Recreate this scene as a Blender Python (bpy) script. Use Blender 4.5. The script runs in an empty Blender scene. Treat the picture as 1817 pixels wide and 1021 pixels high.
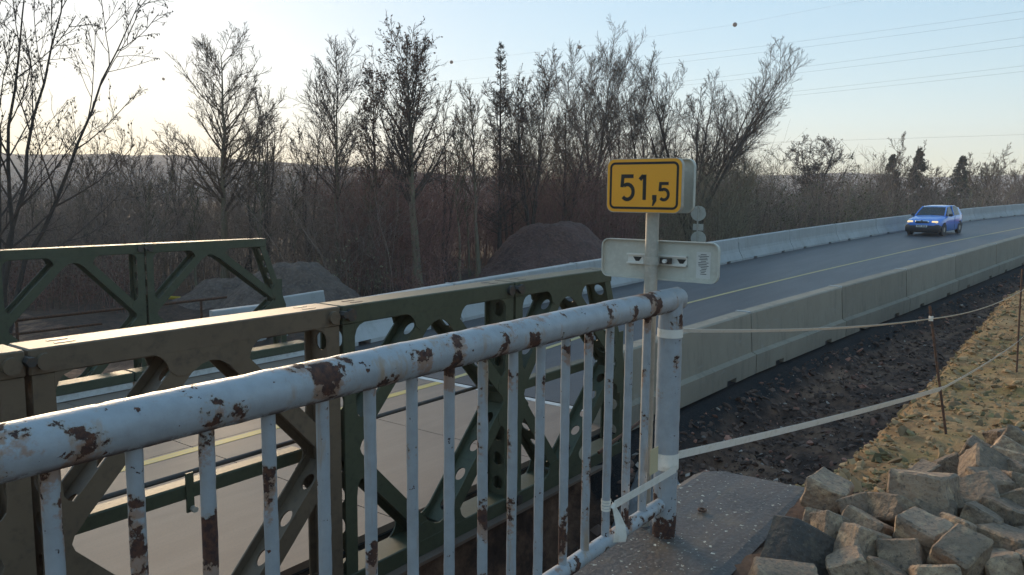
import bpy, math, random
import numpy as np
from mathutils import Matrix, Vector, Euler
random.seed(5)
RNG = np.random.default_rng(11)
S = bpy.context.scene
COL = S.collection
PI = math.pi
# ------------------------------------------------------------------ camera
F, W, H = 1400.0, 1817.0, 1021.0            # focal length and picture size in photo pixels
CAMZ = 2.75                                  # bridge deck is z = 0, bridge runs along +X
PITCH, ROLL, YAW = math.atan(164.5/1400), math.radians(0.5), math.radians(36.8)
ROT = (Matrix.Rotation(YAW-PI/2, 3, 'Z') @ Matrix.Rotation(PI/2-PITCH, 3, 'X') @ Matrix.Rotation(ROLL, 3, 'Z'))
cam = bpy.data.cameras.new('camera'); camo = bpy.data.objects.new('camera', cam); COL.objects.link(camo)
cam.sensor_fit = 'HORIZONTAL'; cam.sensor_width = 36; cam.lens = 36*F/W
cam.clip_start = 0.05; cam.clip_end = 9000
camo.matrix_world = Matrix.Translation((0, 0, CAMZ)) @ ROT.to_4x4()
S.camera = camo
# ------------------------------------------------------------------ sky, sun, exposure
SUN_AZ = math.radians(63.5)                  # from +X towards +Y
SUN_EL = math.radians(9.0)
wd = bpy.data.worlds.new('World'); S.world = wd; wd.use_nodes = True
nt = wd.node_tree; bg = nt.nodes['Background']
sky = nt.nodes.new('ShaderNodeTexSky'); sky.sky_type = 'NISHITA'; sky.sun_disc = False
sky.sun_elevation = SUN_EL; sky.sun_rotation = PI/2-SUN_AZ
sky.air_density = 1.0; sky.dust_density = 0.3; sky.ozone_density = 2.6; sky.altitude = 200
gm = nt.nodes.new('ShaderNodeGamma'); gm.inputs[1].default_value = 0.32          # soft, hazy winter sky: less contrast between glow and blue
hs_ = nt.nodes.new('ShaderNodeHueSaturation'); hs_.inputs['Saturation'].default_value = 1.85
nt.links.new(sky.outputs[0], gm.inputs[0]); nt.links.new(gm.outputs[0], hs_.inputs['Color'])
nt.links.new(hs_.outputs[0], bg.inputs[0]); bg.inputs[1].default_value = 0.15
sun = bpy.data.lights.new('sun', 'SUN'); suno = bpy.data.objects.new('sun', sun); COL.objects.link(suno)
sun.energy = 2.0; sun.angle = math.radians(24); sun.color = (1.0, 0.76, 0.50)
sd = Vector((math.cos(SUN_AZ)*math.cos(SUN_EL), math.sin(SUN_AZ)*math.cos(SUN_EL), math.sin(SUN_EL)))
suno.rotation_euler = sd.to_track_quat('Z', 'Y').to_euler()
S.view_settings.view_transform = 'Standard'; S.view_settings.look = 'None'
S.view_settings.gamma = 1.0; S.view_settings.use_curve_mapping = False
S.view_settings.exposure = 2.0

# ------------------------------------------------------------------ pixel -> direction helpers
CAM = Vector((0, 0, CAMZ))
def ray(px, py): return ROT @ Vector(((px-W/2)/F, -(py-H/2)/F, -1))
def atz(px, py, z): d = ray(px, py); return CAM+d*((z-CAMZ)/d.z)
def aty(px, py, y): d = ray(px, py); return CAM+d*(y/d.y)
def atx(px, py, x): d = ray(px, py); return CAM+d*(x/d.x)
def atd(px, py, dep): return CAM+ray(px, py)*dep

# ------------------------------------------------------------------ mesh helpers
class MB:
    """collects faces, build() links them as one mesh object"""
    def __init__(s): s.v = []; s.f = []; s.m = []; s.cm = 0
    def add(s, vs, fs, xf=None):
        o = len(s.v)
        for p in vs:
            p = Vector(p); s.v.append(tuple(xf @ p) if xf else tuple(p))
        for f in fs: s.f.append(tuple(i+o for i in f)); s.m.append(s.cm)
        return s
    def box(s, a, b, xf=None):
        x0, y0, z0 = a; x1, y1, z1 = b
        return s.add([(x0,y0,z0),(x1,y0,z0),(x1,y1,z0),(x0,y1,z0),(x0,y0,z1),(x1,y0,z1),(x1,y1,z1),(x0,y1,z1)],
              [(0,3,2,1),(4,5,6,7),(0,1,5,4),(1,2,6,5),(2,3,7,6),(3,0,4,7)], xf)
    def bevbox(s, a, b, c, xf=None):
        """box with chamfered vertical and top edges (superimposed rings)"""
        x0, y0, z0 = a; x1, y1, z1 = b
        def ring(x0, y0, x1, y1, z, c):
            return [(x0+c,y0,z),(x1-c,y0,z),(x1,y0+c,z),(x1,y1-c,z),(x1-c,y1,z),(x0+c,y1,z),(x0,y1-c,z),(x0,y0+c,z)]
        R = [ring(x0+c,y0+c,x1-c,y1-c,z0,c*.6), ring(x0,y0,x1,y1,z0+c,c), ring(x0,y0,x1,y1,z1-c,c), ring(x0+c,y0+c,x1-c,y1-c,z1,c*.6)]
        vs = [p for r in R for p in r]; fs = [tuple(range(7,-1,-1)), tuple(range(24,32))]
        for k in range(3):
            for i in range(8):
                j = (i+1) % 8; fs.append((k*8+i, k*8+j, k*8+8+j, k*8+8+i))
        return s.add(vs, fs, xf)
    def tube(s, pts, r, n=10, caps=True):
        pts = [Vector(p) for p in pts]
        rs = r if isinstance(r, (list, tuple)) else [r]*len(pts)
        vs = []; prev = None
        for i, p in enumerate(pts):
            t = (pts[min(i+1, len(pts)-1)]-pts[max(i-1, 0)]).normalized()
            if prev is None:
                a = Vector((0,0,1)) if abs(t.z) < .9 else Vector((1,0,0)); u = t.cross(a).normalized()
            else:
                u = (prev-t*prev.dot(t)).normalized()
            prev = u; w = t.cross(u)
            for k in range(n):
                an = 2*PI*k/n; vs.append(p+(u*math.cos(an)+w*math.sin(an))*rs[i])
        fs = []
        for i in range(len(pts)-1):
            for k in range(n):
                j = (k+1) % n; fs.append((i*n+k, i*n+j, i*n+n+j, i*n+n+k))
        if caps:
            fs.append(tuple(range(n-1,-1,-1))); fs.append(tuple(range((len(pts)-1)*n, len(pts)*n)))
        return s.add(vs, fs)
    def prism(s, poly, o, u, v, w, t):
        """polygon (2D in u,v at o) extruded by t along w"""
        o, u, v, w = map(Vector, (o, u, v, w)); n = len(poly)
        vs = [o+u*a+v*b for a, b in poly]+[o+u*a+v*b+w*t for a, b in poly]
        fs = [tuple(range(n-1,-1,-1)), tuple(range(n, 2*n))]
        for i in range(n):
            j = (i+1) % n; fs.append((i, j, n+j, n+i))
        return s.add(vs, fs)
    def holed(s, o, u, v, w, length, width, t, holes, N=16):
        """plate of length x width (u, v from o, centred in v) with oval holes [(centre, half_u, half_v)], thickness t along w"""
        o, u, v, w = map(Vector, (o, u, v, w))
        cells = []; edges = [0]
        hs = sorted(holes)
        for a, b in zip(hs, hs[1:]): edges.append((a[0]+b[0])/2)
        edges.append(length)
        hw = width/2
        for (c, hu, hv), e0, e1 in zip(hs, edges, edges[1:]):
            out = []; inn = []
            for k in range(N):
                an = 2*PI*(k+.5)/N; cx, cy = math.cos(an), math.sin(an)
                inn.append((c+hu*cx, hv*cy))
                du = (e1-c) if cx > 0 else (c-e0)
                sc = min(du/abs(cx) if abs(cx) > 1e-6 else 1e9, hw/abs(cy) if abs(cy) > 1e-6 else 1e9)
                out.append((c+sc*cx, sc*cy))
            # corners
            def P(a, z): return o+u*a[0]+v*a[1]+w*z
            vs = [P(p,0) for p in out]+[P(p,0) for p in inn]+[P(p,t) for p in out]+[P(p,t) for p in inn]
            fs = []
            for k in range(N):
                j = (k+1) % N
                fs.append((k, N+k, N+j, j)); fs.append((2*N+k, 2*N+j, 3*N+j, 3*N+k)); fs.append((N+k, 3*N+k, 3*N+j, N+j))
            cor = [(e1,hw),(e0,hw),(e0,-hw),(e1,-hw)]
            for q, cn in enumerate(cor):
                # two neighbouring ring points around this corner
                best = None
                for k in range(N):
                    j = (k+1) % N
                    a, b = out[k], out[j]
                    onx = abs(abs(a[1])-hw) < 1e-6; onx2 = abs(abs(b[1])-hw) < 1e-6
                    if onx != onx2 and abs((a[0] if not onx else b[0])-cn[0]) < 1e-6 and (a[1] if onx else b[1])*cn[1] > 0: best = (k, j)
                if best:
                    i0 = len(vs); vs += [P(cn,0), P(cn,t)]
                    fs.append((best[0], best[1], i0)); fs.append((2*N+best[1], 2*N+best[0], i0+1))
            s.add(vs, fs)
        # rim
        for sg in (-1, 1):
            a = o+v*hw*sg
            s.add([a, a+u*length, a+u*length+w*t, a+w*t], [(0,1,2,3)])
        return s
    def build(s, name, mats, parent=None, smooth=None, loc=None):
        me = bpy.data.meshes.new(name); me.from_pydata(s.v, [], s.f)
        for m in (mats if isinstance(mats, (list, tuple)) else [mats]): me.materials.append(m)
        if any(s.m): me.polygons.foreach_set('material_index', s.m)
        return link(name, me, parent, smooth, loc)
def link(name, me, parent=None, smooth=None, loc=None):
    if smooth is not None:
        me.polygons.foreach_set('use_smooth', [True]*len(me.polygons))
        if smooth < 180: me.set_sharp_from_angle(angle=math.radians(smooth))
    o = bpy.data.objects.new(name, me); COL.objects.link(o)
    if parent: o.parent = parent
    if loc is not None: o.location = loc
    return o
def npmesh(name, V, Q, mat, parent=None, smooth=False):
    """fast mesh from numpy vertices (N,3) and quads/tris (M,k)"""
    me = bpy.data.meshes.new(name); k = Q.shape[1]
    me.vertices.add(len(V)); me.vertices.foreach_set('co', V.astype(np.float32).ravel())
    me.loops.add(Q.size); me.loops.foreach_set('vertex_index', Q.astype(np.int32).ravel())
    me.polygons.add(len(Q)); me.polygons.foreach_set('loop_start', np.arange(0, Q.size, k, dtype=np.int32))
    me.polygons.foreach_set('loop_total', np.full(len(Q), k, dtype=np.int32))
    me.polygons.foreach_set('use_smooth', np.full(len(Q), smooth, dtype=bool))
    me.update(calc_edges=True); me.materials.append(mat)
    o = bpy.data.objects.new(name, me); COL.objects.link(o)
    if parent: o.parent = parent
    return o
def tag(o, label=None, cat=None, group=None, kind=None):
    if label: o['label'] = label
    if cat: o['category'] = cat
    if group: o['group'] = group
    if kind: o['kind'] = kind
    return o
def thing(name, loc, label, cat, group=None):
    o = bpy.data.objects.new(name, None); COL.objects.link(o); o.location = loc; o.empty_display_size = .2
    tag(o, label, cat, group); bpy.context.view_layer.update()
    return o
def put(o, parent):
    """parent keeping world coordinates of the mesh (parent is translation only)"""
    o.parent = parent; o.location = Vector(o.location)-parent.location
    return o

def sub(o, part):
    """hang a mesh in world coordinates under a part that put() has placed"""
    o.parent = part; o.location = (0, 0, 0)
    return o
# ------------------------------------------------------------------ materials
MATS = {}
def mat(name, col, rough=.6, metal=0., spec=.5, noise=None, bump=None, coat=0):
    """principled material; noise = (scale, other colour, low, high) mixes a second colour, bump = (scale, strength)"""
    m = bpy.data.materials.new(name); m.use_nodes = True; t = m.node_tree; b = t.nodes['Principled BSDF']
    b.inputs['Base Color'].default_value = (*col, 1); b.inputs['Roughness'].default_value = rough
    b.inputs['Metallic'].default_value = metal; b.inputs['Specular IOR Level'].default_value = spec
    b.inputs['Coat Weight'].default_value = coat
    tc = t.nodes.new('ShaderNodeTexCoord')
    prev = None
    for nz in (noise or []):
        sc, c2, lo, hi = nz[:4]
        mp = t.nodes.new('ShaderNodeMapping'); mp.inputs['Scale'].default_value = nz[4] if len(nz) > 4 else (1,1,1)
        n = t.nodes.new('ShaderNodeTexNoise'); n.inputs['Scale'].default_value = sc; n.inputs['Detail'].default_value = 6; n.inputs['Roughness'].default_value = .6
        r = t.nodes.new('ShaderNodeMapRange'); r.inputs[1].default_value = lo; r.inputs[2].default_value = hi
        mx = t.nodes.new('ShaderNodeMix'); mx.data_type = 'RGBA'
        t.links.new(tc.outputs['Object'], mp.inputs[0]); t.links.new(mp.outputs[0], n.inputs['Vector']); t.links.new(n.outputs['Fac'], r.inputs[0]); t.links.new(r.outputs[0], mx.inputs['Factor'])
        if prev: t.links.new(prev, mx.inputs['A'])
        else: mx.inputs['A'].default_value = (*col, 1)
        mx.inputs['B'].default_value = (*c2, 1); prev = mx.outputs['Result']
    if prev: t.links.new(prev, b.inputs['Base Color'])
    if bump:
        n = t.nodes.new('ShaderNodeTexNoise'); n.inputs['Scale'].default_value = bump[0]; n.inputs['Detail'].default_value = 8
        bp = t.nodes.new('ShaderNodeBump'); bp.inputs['Strength'].default_value = bump[1]; bp.inputs['Distance'].default_value = bump[2] if len(bump) > 2 else .01
        t.links.new(tc.outputs['Object'], n.inputs['Vector']); t.links.new(n.outputs['Fac'], bp.inputs['Height']); t.links.new(bp.outputs[0], b.inputs['Normal'])
    MATS[name] = m
    return m
def island_var(m, amt=.5):
    """vary the colour from piece to piece"""
    t = m.node_tree; b = t.nodes['Principled BSDF']
    g = t.nodes.new('ShaderNodeNewGeometry'); hs = t.nodes.new('ShaderNodeHueSaturation')
    r = t.nodes.new('ShaderNodeMapRange'); r.inputs[3].default_value = 1-amt; r.inputs[4].default_value = 1+amt
    t.links.new(g.outputs['Random Per Island'], r.inputs[0]); t.links.new(r.outputs[0], hs.inputs['Value'])
    l = b.inputs['Base Color'].links
    if l: t.links.new(l[0].from_socket, hs.inputs['Color'])
    else: hs.inputs['Color'].default_value = b.inputs['Base Color'].default_value
    t.links.new(hs.outputs[0], b.inputs['Base Color'])
    return m
def object_var(m, amt=.3):
    t = m.node_tree; b = t.nodes['Principled BSDF']
    g = t.nodes.new('ShaderNodeObjectInfo'); hs = t.nodes.new('ShaderNodeHueSaturation')
    r = t.nodes.new('ShaderNodeMapRange'); r.inputs[3].default_value = 1-amt; r.inputs[4].default_value = 1+amt
    t.links.new(g.outputs['Random'], r.inputs[0]); t.links.new(r.outputs[0], hs.inputs['Value'])
    l = b.inputs['Base Color'].links
    if l: t.links.new(l[0].from_socket, hs.inputs['Color'])
    else: hs.inputs['Color'].default_value = b.inputs['Base Color'].default_value
    t.links.new(hs.outputs[0], b.inputs['Base Color'])
    return m
def rust_paint():
    """pale grey-blue paint, chipped to brown steel with rust runs below the chips"""
    m = bpy.data.materials.new('chipped_paint'); m.use_nodes = True; t = m.node_tree; b = t.nodes['Principled BSDF']
    N = t.nodes.new; L = t.links.new
    tc = N('ShaderNodeTexCoord')
    def noise(scale, detail, rough, mapscale=(1,1,1), off=(0,0,0)):
        mp = N('ShaderNodeMapping'); mp.inputs['Scale'].default_value = mapscale; mp.inputs['Location'].default_value = off
        n = N('ShaderNodeTexNoise'); n.inputs['Scale'].default_value = scale; n.inputs['Detail'].default_value = detail; n.inputs['Roughness'].default_value = rough
        L(tc.outputs['Object'], mp.inputs[0]); L(mp.outputs[0], n.inputs['Vector']); return n.outputs['Fac']
    def rng(src, lo, hi, a=0, c=1):
        r = N('ShaderNodeMapRange'); r.inputs[1].default_value = lo; r.inputs[2].default_value = hi; r.inputs[3].default_value = a; r.inputs[4].default_value = c
        L(src, r.inputs[0]); return r.outputs[0]
    def mix(f, a, c):
        mx = N('ShaderNodeMix'); mx.data_type = 'RGBA'; L(f, mx.inputs['Factor'])
        for k, s in (('A', a), ('B', c)):
            if isinstance(s, tuple): mx.inputs[k].default_value = (*s, 1)
            else: L(s, mx.inputs[k])
        return mx.outputs['Result']
    def mul(a, c, op='MULTIPLY'):
        n = N('ShaderNodeMath'); n.operation = op
        for i, s in enumerate((a, c)):
            if isinstance(s, (int, float)): n.inputs[i].default_value = s
            else: L(s, n.inputs[i])
        return n.outputs[0]
    big = noise(7, 8, .66); small = noise(34, 6, .62, off=(3,1,7)); run = noise(9, 5, .6, (2.2,2.2,.35), (0,0,.02))
    so = N('ShaderNodeSeparateXYZ'); L(tc.outputs['Object'], so.inputs[0])
    foot = rng(so.outputs['Z'], 1.55, 1.22, 0, .10)                 # rust creeping up from the foot
    big = mul(big, foot, 'ADD'); small = mul(small, mul(foot, .6), 'ADD')
    bigup = mul(rng(noise(7, 8, .66, off=(0,0,.022)), .560, .605), rng(noise(7, 8, .66, off=(0,0,.045)), .575, .62), 'MAXIMUM')
    chips = rng(big, .580, .592); specks = rng(small, .665, .675)
    chip = mul(chips, specks, 'MAXIMUM')
    halo = rng(big, .555, .592); runs = rng(run, .58, .72)
    paint = mix(rng(noise(18, 6, .6), .35, .7), (.37,.385,.40), (.30,.31,.32))
    paint = mix(mul(rng(noise(60, 5, .7, (1,1,.5)), .55, .8), .6), paint, (.33,.31,.27))
    stain = mix(mul(mul(halo, runs, 'MAXIMUM'), .55), paint, (.34,.22,.10))
    stain = mix(mul(runs, .22), stain, (.36,.17,.06))
    stain = mix(mul(bigup, .62), stain, (.30,.125,.04))
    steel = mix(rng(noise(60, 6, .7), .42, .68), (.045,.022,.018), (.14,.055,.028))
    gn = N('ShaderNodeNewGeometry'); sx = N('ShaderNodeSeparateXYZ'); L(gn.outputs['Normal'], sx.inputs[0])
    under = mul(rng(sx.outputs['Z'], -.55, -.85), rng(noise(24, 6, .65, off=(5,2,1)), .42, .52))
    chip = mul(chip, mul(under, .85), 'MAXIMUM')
    L(mix(chip, stain, steel), b.inputs['Base Color'])
    L(rng(chip, 0, 1, .42, .85), b.inputs['Roughness'])
    hgt = mul(mul(chip, -1.0), mul(noise(90, 5, .6), .35), 'ADD')
    bp = N('ShaderNodeBump'); bp.inputs['Strength'].default_value = .8; bp.inputs['Distance'].default_value = .0025
    L(hgt, bp.inputs['Height']); L(bp.outputs[0], b.inputs['Normal'])
    return m
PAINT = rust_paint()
GREEN = mat('green_steel', (.054,.062,.033), .55, noise=[(3,(.066,.075,.042),.4,.7),(22,(.042,.046,.026),.5,.72),(40,(.10,.07,.04),.70,.76)], bump=(60,.12,.004))
BROWN = mat('brown_steel', (.135,.094,.058), .55, noise=[(3,(.16,.112,.07),.4,.7),(20,(.095,.068,.046),.5,.72),(40,(.16,.08,.04),.69,.75)], bump=(60,.12,.004))
DARKST = mat('dark_steel', (.06,.055,.05), .5, .3, noise=[(25,(.11,.07,.045),.5,.7)])
RUSTY = mat('rusty_steel', (.07,.04,.028), .8, noise=[(40,(.16,.07,.035),.4,.65)], bump=(120,.3,.003))
DECK = mat('deck_steel', (.25,.182,.135), .65, noise=[(1.1,(.205,.15,.115),.35,.7),(5,(.275,.205,.155),.45,.75,(.15,1,1)),(60,(.17,.14,.12),.5,.8)], bump=(150,.2,.003))
ASPH = mat('asphalt', (.042,.041,.045), .48, 0., .42, noise=[(.5,(.050,.050,.055),.4,.65,(.25,1,1)),(2.5,(.075,.074,.076),.45,.75,(.12,1,1)),(120,(.10,.10,.10),.55,.8)], bump=(220,.35,.004))
YELP = mat('yellow_paint', (.58,.40,.10), .6, noise=[(9,(.45,.36,.17),.45,.75)])
YELF = mat('faded_yellow_paint', (.50,.40,.16), .6, noise=[(9,(.38,.32,.17),.45,.75)])
WHTP = mat('white_paint', (.62,.61,.58), .6, noise=[(12,(.42,.40,.37),.45,.75)])
CONC = mat('barrier_concrete', (.43,.43,.42), .75, noise=[(1.6,(.36,.355,.34),.4,.7),(6,(.31,.30,.275),.5,.8,(1,1,.25)),(40,(.42,.42,.40),.5,.75)], bump=(90,.25,.004))
object_var(CONC, .09)
CONCN = mat('weathered_concrete', (.31,.262,.195), .8, noise=[(1.3,(.26,.22,.165),.4,.7),(6,(.17,.148,.115),.52,.8,(1,1,.22)),(14,(.30,.275,.23),.58,.75,(.3,.3,1)),(50,(.28,.25,.205),.5,.75)], bump=(70,.3,.004))
object_var(CONCN, .10)
SLABM = mat('old_concrete', (.108,.077,.060), .58, noise=[(2.3,(.060,.048,.042),.4,.62),(5,(.16,.112,.072),.53,.70),(3,(.085,.075,.07),.5,.7,(.3,4,1)),(60,(.17,.145,.12),.5,.75)], bump=(45,.5,.012))
GALV = mat('galvanised', (.47,.43,.36), .5, .2, noise=[(14,(.37,.335,.28),.4,.7),(50,(.53,.485,.41),.5,.75)])
SHEETM = mat('sign_sheet', (.56,.54,.46), .5, .0, noise=[(10,(.48,.46,.39),.4,.7),(50,(.60,.58,.50),.5,.75)])
ALU = mat('aluminium', (.74,.72,.66), .4, .25)
SIGNY = mat('sign_yellow', (.95,.395,.018), .38, noise=[(5,(.90,.365,.018),.4,.75)])
BLACK = mat('black_print', (.012,.011,.010), .45)
STICK = mat('sticker', (.62,.60,.55), .5)
TAPE = mat('tape_plastic', (.80,.74,.65), .4, noise=[(30,(.68,.61,.50),.5,.7)])
TAPE2 = mat('masking_tape', (.55,.45,.27), .5)
GRAN = mat('granite', (.315,.215,.14), .85, noise=[(4,(.15,.105,.074),.4,.60),(16,(.45,.31,.19),.5,.66),(45,(.12,.09,.068),.55,.7),(160,(.07,.065,.06),.60,.70)], bump=(38,1.,.016))
object_var(GRAN, .30)
GRAND = mat('dark_granite', (.115,.088,.068), .85, noise=[(5,(.06,.053,.047),.4,.65),(14,(.14,.11,.08),.52,.7),(120,(.20,.17,.14),.60,.70)], bump=(38,1.,.018))
BARKD = mat('dark_bark', (.060,.050,.042), .9, noise=[(14,(.035,.03,.027),.4,.7)], bump=(30,.5,.02))
BARKP = mat('pale_bark', (.20,.17,.11), .9, noise=[(8,(.12,.105,.07),.4,.7,(1,1,.3))], bump=(30,.5,.02))
TWIGD = island_var(mat('dark_twigs', (.075,.056,.046), .9), .35)
TWIGB = island_var(mat('brown_twigs', (.11,.08,.058), .9), .35)
TWIGO = island_var(mat('olive_twigs', (.085,.08,.048), .9), .35)
THICKA = island_var(mat('thicket_twigs', (.20,.148,.116), .95), .5)
THICKR = island_var(mat('reddish_thicket', (.20,.098,.080), .95), .5)
THICKG = island_var(mat('olive_thicket', (.18,.158,.10), .95), .5)
LEAFB = island_var(mat('brown_leaves', (.13,.060,.038), .8), .45)
LEAFD = island_var(mat('dry_leaves', (.085,.07,.045), .8), .4)
LEAFY = island_var(mat('pale_leaves', (.32,.30,.17), .8), .4)
NEEDLE = island_var(mat('needles', (.030,.045,.028), .85), .4)
BLUE = mat('blue_paint', (.03,.21,.74), .28, .0, .5, coat=1.0)
RED = mat('red_paint', (.45,.03,.02), .3, .0, .5, coat=1.0)
RUBBER = mat('rubber', (.018,.018,.019), .75)
TRIM = mat('black_plastic', (.030,.031,.034), .6)
CHROME = mat('chrome', (.7,.7,.7), .15, 1.)
SEATM = mat('seat_fabric', (.10,.075,.06), .9)
SKIN = mat('skin', (.50,.30,.22), .6)
SHIRT = mat('shirt', (.16,.13,.12), .85)
PLATEW = mat('plate_white', (.70,.70,.67), .5)
def glass_mat():
    m = bpy.data.materials.new('car_glass'); m.use_nodes = True; t = m.node_tree; t.nodes.clear()
    o = t.nodes.new('ShaderNodeOutputMaterial'); a = t.nodes.new('ShaderNodeBsdfTransparent'); g = t.nodes.new('ShaderNodeBsdfGlossy'); mx = t.nodes.new('ShaderNodeMixShader'); fr = t.nodes.new('ShaderNodeFresnel')
    a.inputs[0].default_value = (.62,.66,.66,1); g.inputs['Roughness'].default_value = .04; fr.inputs[0].default_value = 1.9
    t.links.new(fr.outputs[0], mx.inputs[0]); t.links.new(a.outputs[0], mx.inputs[1]); t.links.new(g.outputs[0], mx.inputs[2]); t.links.new(mx.outputs[0], o.inputs[0])
    return m
GLASS = glass_mat()
def emit_mat(name, col, st):
    m = bpy.data.materials.new(name); m.use_nodes = True; b = m.node_tree.nodes['Principled BSDF']
    b.inputs['Base Color'].default_value = (*col, 1); b.inputs['Emission Color'].default_value = (*col, 1); b.inputs['Emission Strength'].default_value = st
    return m
LAMP = emit_mat('lit_headlight', (1,.74,.38), .22)
TAILL = mat('tail_light', (.5,.02,.01), .3)
WIREM = mat('wire_metal', (.10,.11,.12), .5)
BALLM = mat('marker_ball', (.085,.05,.045), .6)
YPIPE = mat('yellow_plastic', (.62,.42,.03), .5)
SHEET = mat('grey_sheet', (.26,.26,.26), .6, noise=[(9,(.2,.2,.2),.45,.7)])

# ------------------------------------------------------------------ noise for terrain (numpy value noise)
def vn(x, y, seed=0):
    xi = np.floor(x).astype(np.int64); yi = np.floor(y).astype(np.int64); fx = x-xi; fy = y-yi
    fx = fx*fx*(3-2*fx); fy = fy*fy*(3-2*fy)
    def hsh(a, b):
        n = (a*374761393+b*668265263+seed*1442695041) & 0xffffffff
        n = ((n ^ (n >> 13))*1274126177) & 0xffffffff
        return ((n ^ (n >> 16)) & 0xffff)/65535.0
    return (hsh(xi,yi)*(1-fx)+hsh(xi+1,yi)*fx)*(1-fy)+(hsh(xi,yi+1)*(1-fx)+hsh(xi+1,yi+1)*fx)*fy
def fbm(x, y, oct=4, seed=0):
    r = 0; a = .5
    for k in range(oct): r = r+a*(vn(x, y, seed+k)-.5); x = x*2.03; y = y*2.03; a *= .55
    return r
def sstep(a, b, x):
    t = np.clip((x-a)/(b-a), 0, 1); return t*t*(3-2*t)
# ------------------------------------------------------------------ road geometry measured from the photograph
NEARX = [-40, 8, 12, 16, 19.5, 24, 29, 35, 45, 60, 85, 130]; NEARY = [4.6, 4.62, 4.46, 4.08, 3.68, 3.22, 2.72, 2.1, .7, -2.0, -8.5, -24]
YELX = [-40, 8.5, 13, 17.5, 20, 26, 34.6, 43, 54, 70, 90, 130]; YELY = [7.63, 7.65, 7.85, 7.93, 7.75, 7.22, 6.33, 5.25, 3.65, .6, -4.5, -19]
FARX = [-40, 8.6, 10, 14, 20, 27, 35, 41, 48, 54, 60, 70, 76, 90, 130]; FARY = [10.9, 10.9, 10.95, 11.1, 11.05, 10.75, 10.35, 9.8, 8.95, 8.25, 7.4, 5.3, 3.9, .3, -12]
def yn(x): return np.interp(x, NEARX, NEARY)
def yf(x): return np.interp(x, FARX, FARY)
def yy(x): return np.interp(x, YELX, YELY)
def rh(x):
    u = np.maximum(np.asarray(x, float)-8.5, 0); return .027*u*u/(u+3)
SLABZ = 1.22
def ground(x, y):
    x = np.asarray(x, float); y = np.asarray(y, float)
    n1 = fbm(x*.8, y*.8, 4, 3); n2 = fbm(x*3.5, y*3.5, 5, 9); h = rh(x); a = yn(x); b = yf(x)
    v = a-y; w = y-b
    # camera side
    zd = -.30+.75*h-.12*sstep(14, 9, x)
    base = (h-.10)*(1-sstep(.32, 1.1, v))+zd*sstep(.32, 1.1, v)+(.22*n1+.20*n2)*sstep(.25, .7, v)
    base = base+.28*np.exp(-((v-1.9)/.35)**2)*sstep(14, 26, x)
    c = np.minimum(1.35, a-2.45)
    zb = .80+.36*np.exp(-np.maximum(x-4.0, 0)/1.6)+.7*h+.13*np.maximum(c-y, 0)+.10*n1+.14*n2
    base = base+( -1.45-base)*sstep(8.4, 6.2, x)*sstep(-.1, .3, v)
    sb = sstep(c+.72, c-.1, y)
    near = base*(1-sb)+zb*sb
    cov = sstep(4.6, 3.6, x)*sstep(1.5, 1.1, y)
    near = near*(1-cov)+(SLABZ-.03+.05*n1+.07*n2)*cov
    # far side
    zf = -.65+.55*h+.5*n1+.10*n2
    far = (h-.10)*(1-sstep(.4, 3.2, w))+zf*sstep(.4, 3.2, w)
    far = np.where(x < 9, -1.5+(zf+1.5)*sstep(.6, 2.2, w+.3*n1), far)
    mid = np.where(x < 8.5, -1.5+.1*n1, h-.3)
    z = np.where(v > 0, near, np.where(w > 0, far, mid))
    d = np.hypot(x, y)
    z = z+(-1.2+.6*fbm(x*.02, y*.02, 3, 21)-z)*sstep(110, 220, d)
    return z
# ------------------------------------------------------------------ ground sheet
def axis(fine, steps):
    out = list(fine)
    return np.array(sorted(set(np.round(out+steps, 4))))
gx = np.concatenate([-np.geomspace(8, 5000, 26)[::-1], np.arange(-6, 2.5, .6), np.arange(2.5, 13, .075), np.arange(13, 30, .2), np.arange(30, 80, 1.0), np.geomspace(81, 5000, 34)])
gy = np.concatenate([-np.geomspace(3, 5000, 28)[::-1], np.arange(-2.6, -.4, .15), np.arange(-.4, 4.8, .065), np.arange(4.9, 11, .5), np.arange(11, 20, .3), np.arange(20, 70, 1.2), np.geomspace(71, 5000, 34)])
GX, GY = np.meshgrid(gx, gy, indexing='ij')
GZ = ground(GX, GY)
V = np.stack([GX, GY, GZ], -1).reshape(-1, 3)
nx, ny = len(gx), len(gy)
I = (np.arange(nx-1)[:, None]*ny+np.arange(ny-1)[None, :]).ravel()
Q = np.stack([I, I+ny, I+ny+1, I+1], 1)
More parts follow.
